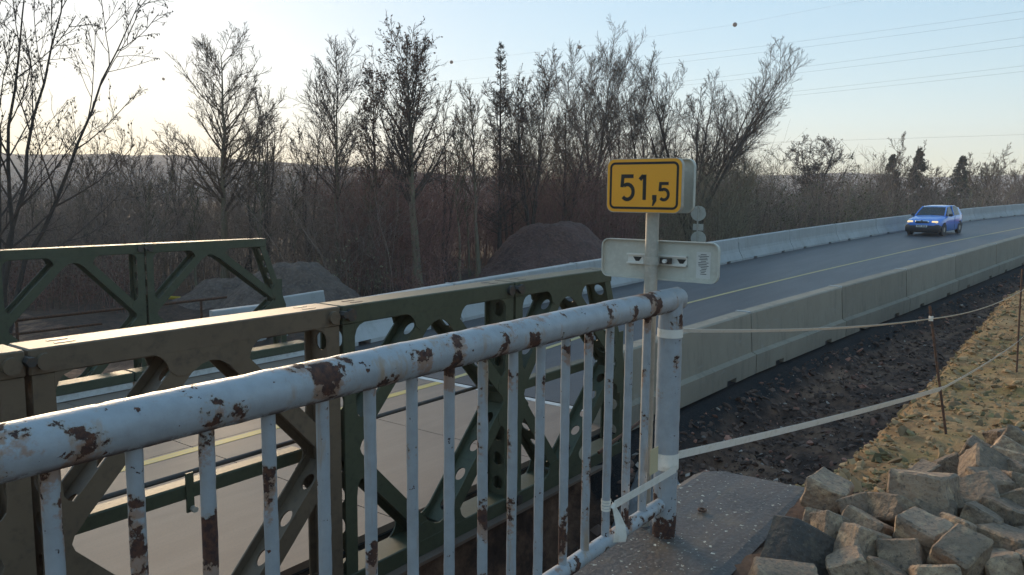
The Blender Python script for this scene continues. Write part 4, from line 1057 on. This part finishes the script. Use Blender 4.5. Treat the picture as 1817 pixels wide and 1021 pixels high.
tree(1292, 262, 48, 'low bushy bare tree right of the willow', 14, spread=.5, stems=4, n1=32, n2=8, n3=5, n4=3, stemspread=.2, t0=.3, twig=TWIGB)
tree(1350, 285, 52, 'small rounded bare tree between willow and gnarled tree', 141, spread=.5, stems=3, n1=24, n2=8, n3=5, n4=2, stemspread=.2, t0=.3, twig=TWIGO)
tree(1448, 260, 62, 'gnarled round bare fruit tree behind the barriers', 15, spread=.62, stems=3, n1=36, n2=8, n3=6, n4=2, stemspread=.18, t0=.40, ang=(40,75), up=.05, bend=.12, twig=TWIGD, tw=.016, jit=.3, r0=.22)
tree(1582, 248, 60, 'tall thin many stemmed bare tree behind the blue car', 16, spread=.32, stems=6, n1=40, n2=6, n3=5, n4=2, stemspread=.26, t0=.35, ang=(20,42), twig=TWIGB, tw=.010)
tree(1660, 300, 66, 'low bare tree between the two right hand spruces', 161, spread=.45, stems=4, n1=30, n2=7, n3=5, n4=2, stemspread=.25, t0=.3, twig=TWIGB, tw=.012)
tree(1750, 280, 74, 'bushy reddish bare tree right of the last spruce', 17, spread=.5, stems=5, n1=40, n2=8, n3=6, n4=2, stemspread=.24, t0=.3, ang=(22,48), twig=TWIGB, tw=.013)
tree(1815, 305, 80, 'low bare tree at the bend of the road', 171, spread=.5, stems=4, n1=30, n2=8, n3=5, n4=2, stemspread=.24, t0=.3, twig=TWIGB, tw=.013)
tree(190, 238, 33, 'fan shaped bare bush tree in front of the hazy hill', 18, spread=.40, stems=5, n1=36, n2=7, n3=5, n4=2, stemspread=.2, t0=.3, ang=(22,46), twig=TWIGB)
tree(265, 232, 34, 'bare bush tree between the fan shaped and the pyramidal tree', 19, spread=.40, stems=4, n1=30, n2=7, n3=5, n4=2, stemspread=.2, t0=.3, twig=TWIGD)
tree(318, 225, 32, 'slim bare tree just left of the pyramidal tree', 20, spread=.32, stems=3, n1=26, n2=7, n3=5, n4=2, stemspread=.14, t0=.35, twig=TWIGD)
tree(435, 175, 29, 'crooked dark bare tree just right of the pyramidal tree', 21, spread=.34, stems=2, n1=22, n2=7, n3=5, n4=2, stemspread=.1, t0=.4, bend=.1)
for i, (px_, pt_, dp_) in enumerate(((60,330,26),(150,345,27),(255,330,25.5),(285,310,29),(455,300,26),(520,320,27.5),(650,300,27),(700,280,29),(818,240,28.5),(835,250,31),(880,300,36),(345,335,25.5))):
    tree(px_, pt_, dp_, 'slender pale sapling standing in the thicket', 200+i, spread=.30, n1=12, n2=5, n3=4, n4=0, ang=(25,50), t0=.35, lean=random.uniform(-.08,.08), bark=BARKP, twig=TWIGO, r0=.05, name='sapling', group='pale saplings in the thicket')
# conifers
def conifer(px, py_top, dep, label, seed, half, nb=110, droop=-.05, dens=1., t0=.12, m=NEEDLE, needle=.10, kind='spruce_tree'):
    r = np.random.default_rng(seed); d = atd(px, 346, dep); x, y = d.x, d.y; z = gz_at(x, y); Ht = atd(px, py_top, dep).z-z
    root = thing(kind, (x, y, z), label, 'tree')
    tt = np.linspace(0, 1, 11); P0 = np.stack([tt*0, tt*0, tt*Ht-.2*(tt == 0)], 1)[None]; R0 = (Ht*.012*(1-.95*tt))[None]
    npmesh('trunk', *tubes(P0, R0, 7), BARKD, root, True)
    t = np.sort(t0+(1-t0)*r.random(nb)**.85); az = r.uniform(0, 2*PI, nb); L = half*(1-t)**.85*r.uniform(.55, 1.1, nb)+.06
    dr = np.stack([np.cos(az), np.sin(az), np.full(nb, droop+.15)], 1); pts = [np.stack([0*t, 0*t, t*Ht], 1)]
    for s in range(4): dr[:, 2] += (.10 if droop > 0 else (-.14 if s < 2 else .14)); pts.append(pts[-1]+dr*(L/4)[:, None])
    P1 = np.stack(pts, 1); R1 = (.010+.012*(1-t))[:, None]*np.linspace(1, .3, 5)[None]
    P2, R2 = spawn(r, P1, R1, 12, .1, 1., .30, (35,65), 2, -.02, .5, .6, .1, .5, .008)
    npmesh('boughs', *merge([tubes(P1, R1, 4), tubes(P2, R2, 3)]), BARKD, root)
    n = int(14000*dens); i = r.integers(0, len(P2), n); o, d2, _ = interp(P2, R2, i, r.random(n))
    u = d2+r.normal(0, .55, (n,3)); u /= np.linalg.norm(u, axis=1, keepdims=True); v = np.cross(u, r.normal(size=(n,3))); v /= np.linalg.norm(v, axis=1, keepdims=True)
    s = needle*r.uniform(.6, 1.3, n)[:, None]; q = np.stack([o, o+u*s*.5+v*s*.14, o+u*s, o+u*s*.5-v*s*.14], 1)
    npmesh('needles', q.reshape(-1,3), np.arange(4*n).reshape(-1,4), m, root)
conifer(887, 84, 33, 'tall slim conifer rising above the bare trees', 31, 1.5, 150, .25, .22, .15, TWIGD, .10, 'conifer_tree')
conifer(1580, 276, 78, 'spruce behind the thin many stemmed tree', 32, 2.1, 150, droop=-.10, dens=1., needle=.20)
conifer(1627, 265, 78, 'tallest dark spruce behind the blue car', 33, 2.5, 170, droop=-.10, dens=1.1, needle=.20)
conifer(1704, 279, 84, 'broad dark spruce right of the tallest one', 34, 2.7, 150, droop=-.10, dens=1.1, needle=.21)
# ------------------------------------------------------------------ thickets (stuff)
def thicket(name, n, pxr, depr, topr, m, seed, label, tw=5, leafm=None, nl=0, thick=.010, lsz=.07, clear=True):
    r = np.random.default_rng(seed)
    px = r.uniform(*pxr, n); dep = depr[0]+(depr[1]-depr[0])*r.random(n)
    f = np.array([math.cos(YAW), math.sin(YAW)]); rt_ = np.array([math.sin(YAW), -math.cos(YAW)])
    X = (px-W/2)/F*dep; x = f[0]*dep+rt_[0]*X; y = f[1]*dep+rt_[1]*X
    z = ground(x, y)
    k = (y-yf(x) > 1.6)
    for c_, ra in (((c1, 2.9), (c1b, 2.2), (c2, 4.1)) if clear else ()):                     # keep the earth mounds clear
        dc = CAM.xy.length_squared*0+(c_.x*f[0]+c_.y*f[1]); Xc = (c_.x*rt_[0]+c_.y*rt_[1])
        k &= ~((np.abs(X-Xc*dep/dc) < ra*dep/dc) & (dep < dc+2.2))
    px, dep, x, y, z = px[k], dep[k], x[k], y[k], z[k]; n = len(px)
    top = np.interp(px, topr[0], topr[1])+r.normal(0, 14, n)+14*np.sin(px*.021+seed)+9*np.sin(px*.06)
    hor = 338+px*16/1817
    h = CAMZ+(hor-top)/F*dep-z; h = np.maximum(h*r.uniform(.45, 1.0, n)**.7, .5)
    az = r.uniform(0, 2*PI, n); ln = (.05+.75*r.random(n)**1.8)*h
    tt = np.linspace(0, 1, 6)[None, :, None]
    b = np.stack([x, y, z-.05], 1)[:, None]; o = np.stack([np.cos(az)*ln, np.sin(az)*ln, 0*az], 1)[:, None]
    wob = np.cumsum(r.normal(0, .03, (n,6,3)), 1)*h[:, None, None]*tt; wob[..., 2] = 0
    P = b+o*tt**1.4+np.stack([0*h, 0*h, h], 1)[:, None]*tt+wob
    R = (thick*r.uniform(.6, 1.8, n)*(dep/30)**.5)[:, None]*np.linspace(1, .3, 6)[None]
    P2, R2 = spawn(r, P, R, tw, .12, 1., .40, (22,72), 3, .05, .4, .7, .22, .3, thick*.55)
    P3, R3 = spawn(r, P2, R2, 3, .15, 1., .65, (20,65), 1, .03, .5, .8, .2, .3, thick*.5)
    o = npmesh(name, *merge([tubes(P, R, 3), tubes(P2, R2, 3), tubes(P3, R3, 3)]), m); tag(o, label, kind='stuff')
    if leafm: lv = leaves(r, P3, nl, lsz, leafm, 'leaves', o)
    return o
TOPS = ([-200,0,120,250,330,450,560,660,760,860,960,1080,1180,1260,1340,1440,1560,1680,1817,1950], [330,325,322,315,312,305,300,292,288,284,280,284,286,292,300,312,318,322,318,318])
thicket('thicket', 2300, (-160,700), (23,44), TOPS, THICKA, 1, 'dense brown bare thicket behind the far truss', leafm=LEAFD, nl=7000)
thicket('thicket', 1700, (600,1130), (26,44), TOPS, THICKR, 2, 'dense reddish bare thicket behind the mounds', leafm=LEAFB, nl=9000)
thicket('thicket', 900, (900,1330), (36,56), TOPS, THICKG, 3, 'olive brown thicket behind the yellow sign', leafm=LEAFD, nl=5000)
thicket('thicket', 2100, (1180,1950), (44,100), TOPS, THICKA, 4, 'dull purple brown thicket behind the far concrete barriers', leafm=LEAFD, nl=8000, thick=.014, lsz=.12)
thicket('thicket', 420, (1280,1760), (44,80), ([1280,1760],[340,335]), THICKG, 5, 'low greenish scrub behind the far concrete barriers', leafm=island_var(mat('scrub_leaves', (.10,.105,.042), .85), .5), nl=6000, thick=.013, lsz=.12)
thicket('thicket', 500, (-160,1000), (21,26), ([-200,1100],[455,460]), THICKR, 6, 'low reddish brambles at the foot of the thicket', leafm=LEAFB, nl=6000, thick=.006, lsz=.06)
thicket('thicket', 26, (575,690), (25.5,27), ([560,700],[420,440]), THICKG, 7, 'few pale leaved shoots by the grey mound', leafm=LEAFY, nl=200, thick=.006, lsz=.08, clear=False)

# ------------------------------------------------------------------ far hills
def hills(name, px0, px1, dep, prof, m, label, seed):
    n = 160; px = np.linspace(px0, px1, n); top = np.interp(px, *prof)+3.0*fbm(px*.02, px*0, 4, seed)*2+1.6*fbm(px*.2, px*0, 3, seed+3)
    X = (px-W/2)/F*dep; f = np.array([math.cos(YAW), math.sin(YAW)]); rt_ = np.array([math.sin(YAW), -math.cos(YAW)])
    hor = 338+px*16/1817; zt = CAMZ+(hor-top)/F*dep
    rows = []
    for s, zf in ((-.35, 0), (-.25, .25), (-.12, .66), (0, 1), (.15, .9), (.5, 0)):
        d = dep*(1+s*.5); x = f[0]*d+rt_[0]*X*(d/dep); y = f[1]*d+rt_[1]*X*(d/dep)
        rows.append(np.stack([x, y, -3+(zt+3)*zf+(0 if zf in (0,1) else 1)*dep*.006*fbm(px*.03, px*0+s*9, 3, seed+8)], 1))
    Vh = np.stack(rows, 0).reshape(-1, 3); I = (np.arange(5)[:, None]*n+np.arange(n-1)[None]).ravel()
    o = npmesh(name, Vh, np.stack([I, I+1, I+n+1, I+n], 1), m, smooth=True); tag(o, label, kind='structure')
HILLM = mat('wooded_hill', (.050,.050,.045), .95, noise=[(.06,(.035,.036,.034),.4,.65)], bump=(.3,1.,3.))
hills('hills', -500, 900, 420, ([-500,0,330,600,900],[268,275,277,296,318]), HILLM, 'long low wooded hill in the distance', 3)
hills('hills', 800, 2400, 650, ([800,1200,1480,1640,1817,2400],[322,318,308,318,310,300]), HILLM, 'faint distant hills beyond the road', 9)

# ------------------------------------------------------------------ power lines with marker balls
balls = [(1304,44,160.),(1028,84,177.),(801,110.5,193.),(605,127,209.),(436,136,224.),(290,140.5,238.)]
def wire(pts, label, rad=.022, group=None):
    o = MB().tube(pts, rad, 5).build('power_line', WIREM); tag(o, label, 'cable', group); return o
bp = [atd(a, b, d) for a, b, d in balls]
first = bp[0]+(bp[0]-bp[1])*2.4+Vector((0,0,7.0)); last = bp[-1]+(bp[-1]-bp[-2])*3+Vector((0,0,3))
wire([first, bp[0]+(bp[0]-bp[1])*1.0+Vector((0,0,1.6))]+bp+[last], 'thin overhead wire carrying round marker balls', .011)
for p, rad in zip(bp, (.45,.43,.43,.43,.43,.43)):
    mb = MB(); n = 10
    mb.tube([p+Vector((0,0,rad*math.cos(a))) for a in np.linspace(PI*.98, PI*.02, 13)], [max(rad*math.sin(a), .02) for a in np.linspace(PI*.98, PI*.02, 13)], 16)
    mb.tube([p+Vector((-.45,0,0)), p+Vector((.45,0,0))], .05, 6)
    o = mb.build('marker_ball', BALLM, None, 60); tag(o, 'dark round marker ball on the overhead wire', 'marker ball', 'marker balls on the overhead wire')
for (a, b, da, db, c, lab) in (((1817,20),(1070,116),150,205,9,'uppermost pair of conductors, upper wire'),((1817,33),(1070,126),152,207,9,'uppermost pair of conductors, lower wire'),((1817,66),(1200,146),148,195,7,'middle pair of conductors, upper wire'),((1817,81),(1200,153),150,197,7,'middle pair of conductors, lower wire'),
                            ((1817,117),(1240,180),146,190,4,'lowest pair of conductors, upper wire'),((1817,127),(1240,186),148,192,4,'lowest pair of conductors, lower wire'),((1817,239),(1200,257),170,200,3,'single low wire near the horizon')):
    A_, B_ = atd(*a, da), atd(*b, db); d = B_-A_
    pts = [A_+d*t-Vector((0,0,c*.30*4*t*(1-t)*.12)) for t in np.linspace(-.8, 1.9, 50)]
    wire(pts, lab, .018, None)

# ------------------------------------------------------------------ cars
def car(loc, heading, slope, body_m, label, lights=True):
    root = thing('hatchback_car', loc, label, 'car')
    def add(mb, name, m, sm=None, parent=None): o = mb.build(name, m, parent or root, sm); return o
    # lower body lofted from front (+x) to rear
    st = [ # x, half width, z bottom, z top, crown
      (1.96,.56,.30,.62,.00),(1.90,.70,.22,.74,.01),(1.70,.79,.20,.80,.03),(1.35,.82,.19,.87,.035),(1.0,.825,.19,.93,.035),(.78,.825,.19,.97,.03),(.3,.83,.19,.955,0),(-.4,.83,.19,.96,0),(-1.1,.825,.19,.97,0),(-1.55,.81,.22,.985,0),(-1.80,.77,.25,.97,0),(-1.94,.70,.30,.88,0),(-1.98,.60,.36,.62,0)]
    vs = []; 
    for x, w, zb, zt, cr in st:
        zm = zb+(zt-zb)*.52
        hs = [(0,zb),(w*.9,zb),(w*.985,zb+.08),(w,zm),(w*.985,zt-.09),(w*.93,zt-.02),(w*.70,zt+cr*.6),(0,zt+cr)]
        vs += [(x, a, b) for a, b in hs]+[(x, -a, b) for a, b in hs[-2:0:-1]]
    n = 14; fs = []
    for i in range(len(st)-1):
        for k in range(n): j = (k+1) % n; fs.append((i*n+k, i*n+n+k, i*n+n+j, i*n+j))
    fs += [tuple(range(n)), tuple(range(len(st)*n-1, (len(st)-1)*n-1, -1))]
    b = add(MB().add(vs, fs), 'body', body_m, 45)
    # roof and pillars
    ro = [(.20,.56,1.40),(-.05,.585,1.435),(-.5,.60,1.45),(-1.0,.585,1.435),(-1.42,.545,1.385),(-1.60,.52,1.33)]
    vs = []
    for x, w, z in ro:
        vs += [(x,-w-.02,z-.035),(x,-w,z-.005),(x,-w*.6,z+.012),(x,0,z+.018),(x,w*.6,z+.012),(x,w,z-.005),(x,w+.02,z-.035),(x,0,z-.03)]
    fs = []
    for i in range(len(ro)-1):
        for k in range(8): j = (k+1) % 8; fs.append((i*8+k, i*8+j, i*8+8+j, i*8+8+k))
    fs += [tuple(range(7,-1,-1)), tuple(range(40,48))]
    add(MB().add(vs, fs), 'roof', body_m, 60)
    for s in (-1, 1):
        add(MB().tube([(.84, s*.70, .95), (.50, s*.635, 1.21), (.18, s*.565, 1.395)], [.035,.033,.033], 7), 'pillar', body_m, 60)
        add(MB().tube([(-.32, s*.765, .95), (-.42, s*.60, 1.42)], .036, 7), 'pillar', body_m, 60)
        add(MB().prism([(0,0),(.40,0),(.34,.38),(.16,.38)], (-1.74, s*.765, .95), (1,0,0), (0,-.42*s,1), (0,-s,0), .03), 'pillar', body_m)
        # windows
        for poly in ([(.74,.955),(-.29,.955),(-.385,1.40),(.16,1.385)], [(-.36,.955),(-1.34,.96),(-1.38,1.35),(-.455,1.40)]):
            vs = []
            for dx in (0, .01):
                vs += [(px_, s*(.775-(pz-.955)*.405-dx), pz) for px_, pz in poly]
            add(MB().add(vs, [(0,1,2,3),(7,6,5,4),(0,4,5,1),(1,5,6,2),(2,6,7,3),(3,7,4,0)]), 'window', GLASS)
        m_ = MB(); m_.bevbox((.50, s*.80 if s > 0 else -.98, .93), (.66, .98 if s > 0 else -.80, 1.06), .03); add(m_, 'mirror', TRIM, 50)
        add(MB().box((-1.15, s*.832-.012, .52), (1.05, s*.832+.012, .57)), 'side_moulding', body_m)
        add(MB().box((-.36, s*.829-.004, .30), (-.348, s*.829+.004, .93)), 'door_gap', TRIM)
        m_ = MB().bevbox((1.72, .42 if s > 0 else -.71, .645), (1.90, .71 if s > 0 else -.42, .755), .03)
        hl_ = add(m_, 'headlight', LAMP if lights else GLASS, 50); hl_.location = (.035, 0, -.005)
        add(MB().bevbox((-1.945, .50 if s > 0 else -.735, .64), (-1.80, .735 if s > 0 else -.50, .93), .03), 'tail_light', TAILL, 50)
        for xw in (1.22, -1.24):
            wl_ = MB(); c_ = Vector((xw, s*.74, .29))
            wl_.tube([c_+Vector((0,y,0)) for y in (-.085,-.075,.075,.085)], [.26,.29,.29,.26], 26); w_ = add(wl_, 'wheel', RUBBER, 35)
            add(MB().tube([c_+Vector((0,s*y,0)) for y in (.06,.089,.093)], [.19,.19,.10], 18), 'rim', GALV, 35, w_)
            add(MB().tube([c_+Vector((0,s*.02,.02)), c_+Vector((0,s*.092,.02))], .345, 26), 'wheel_arch', TRIM, 35)
    vs = []
    for d in (0, .012): vs += [(.82-d,-.66,.985),(.82-d,.66,.985),(.22-d,.545,1.385),(.22-d,-.545,1.385)]
    add(MB().add(vs, [(0,1,2,3),(7,6,5,4),(0,4,5,1),(1,5,6,2),(2,6,7,3),(3,7,4,0)]), 'windscreen', GLASS)
    vs = []
    for d in (0, .012): vs += [(-1.86+d,-.60,.99),(-1.86+d,.60,.99),(-1.60+d,.50,1.33),(-1.60+d,-.50,1.33)]
    add(MB().add(vs, [(3,2,1,0),(4,5,6,7),(0,1,5,4),(1,2,6,5),(2,3,7,6),(3,0,4,7)]), 'rear_window', GLASS)
    add(MB().bevbox((1.45,-.80,.17), (1.99,.80,.56), .07), 'front_bumper', TRIM, 50)
    add(MB().bevbox((-2.0,-.76,.26), (-1.70,.76,.55), .08), 'rear_bumper', TRIM, 50)
    gr = add(MB().bevbox((1.86,-.33,.62), (1.985,.33,.765), .03), 'grille', CHROME, 50)
    add(MB().bevbox((1.95,-.285,.645), (1.995,.285,.742), .02), 'grille_mesh', TRIM, 50, gr)
    add(MB().tube([(1.98,0,.75), (2.003,0,.745)], .045, 16), 'badge', CHROME, 40, gr)
    pt = add(MB().box((1.985,-.26,.435), (1.995,.26,.545)), 'number_plate', PLATEW)
    m_ = MB()
    for k in range(7):
        if k != 3: m_.box((1.9955, -.215+k*.063, .465), (1.997, -.175+k*.063, .52))
    add(m_, 'plate_marks', TRIM, None, pt)
    add(MB().bevbox((-1.5,-.60,.45), (.75,.60,.62), .05), 'floor_pan', TRIM)
    for s in (-1, 1):
        add(MB().bevbox((-.42, s*.36-.24, .55), (-.22, s*.36+.24, 1.08), .06), 'seat', SEATM, 50)
        add(MB().bevbox((-.40, s*.36-.13, 1.10), (-.28, s*.36+.13, 1.28), .04), 'headrest', SEATM, 50)
    add(MB().bevbox((-1.30,-.60,.55), (-1.10,.60,1.10), .06), 'rear_seat', SEATM, 50)
    add(MB().bevbox((.55,-.62,.80), (.85,.62,.96), .05), 'dashboard', TRIM, 50)
    root.rotation_euler = Euler((0, -slope, heading), 'XYZ')
    return root
cx, cy = 46.0, 7.05
hd = math.atan2(float(yy(44)-yy(48)), -4)      # driving towards the camera
car((cx, cy, float(rh(cx))), hd, -math.radians(1.5), BLUE, 'small blue hatchback with lit headlights driving on the asphalt')
rcx = 58.6; car((rcx, float(yy(rcx))-2.05, float(rh(rcx))), hd+PI, math.radians(1.5), RED, 'red hatchback driving away beside the near barriers', False)
# driver (one continuous skinned figure) in the blue car
def driver(carroot):
    pts = [(0,0,.50),(0,0,.75),(0,0,.95),(0,0,1.03),(.02,0,1.14),(.03,0,1.24),(0,.19,.93),(.16,.24,.76),(.36,.12,.82),(0,-.19,.93),(.16,-.24,.76),(.36,-.12,.82),(.36,.10,.48),(.36,-.10,.48)]
    ed = [(0,1),(1,2),(2,3),(3,4),(4,5),(2,6),(6,7),(7,8),(2,9),(9,10),(10,11),(0,12),(0,13)]
    rad = [.15,.15,.15,.06,.095,.075,.07,.05,.035,.07,.05,.035,.08,.08]
    me = bpy.data.meshes.new('person'); me.from_pydata(pts, ed, []); o = bpy.data.objects.new('person', me); COL.objects.link(o)
    md = o.modifiers.new('skin', 'SKIN'); me.update()
    for v, r_ in zip(me.skin_vertices[0].data, rad): v.radius = (r_, r_)
    me.skin_vertices[0].data[0].use_root = True
    o.modifiers.new('sub', 'SUBSURF').levels = 1
    me.materials.append(SKIN)
    bpy.context.view_layer.update()
    M = carroot.matrix_world.copy(); o.matrix_world = M @ Matrix.Translation((-.12, .36, .06))
    tag(o, 'person sitting at the wheel of the blue car', 'person')
bpy.context.view_layer.update()
driver([o for o in bpy.data.objects if o.get('label', '').startswith('small blue')][0])

# ------------------------------------------------------------------ haze
def haze():
    mb = MB().box((-850, -850, -8), (850, 850, 62)); o = mb.build('haze', [])
    m = bpy.data.materials.new('haze'); m.use_nodes = True; t = m.node_tree; t.nodes.clear()
    out = t.nodes.new('ShaderNodeOutputMaterial'); v = t.nodes.new('ShaderNodeVolumePrincipled')
    v.inputs['Color'].default_value = (.92,.94,1,1); v.inputs['Density'].default_value = .0009; v.inputs['Anisotropy'].default_value = .2
    t.links.new(v.outputs[0], out.inputs['Volume']); o.data.materials.append(m); tag(o, 'thin cold haze hanging over the valley', kind='stuff')
HAZE = True
if HAZE: haze()
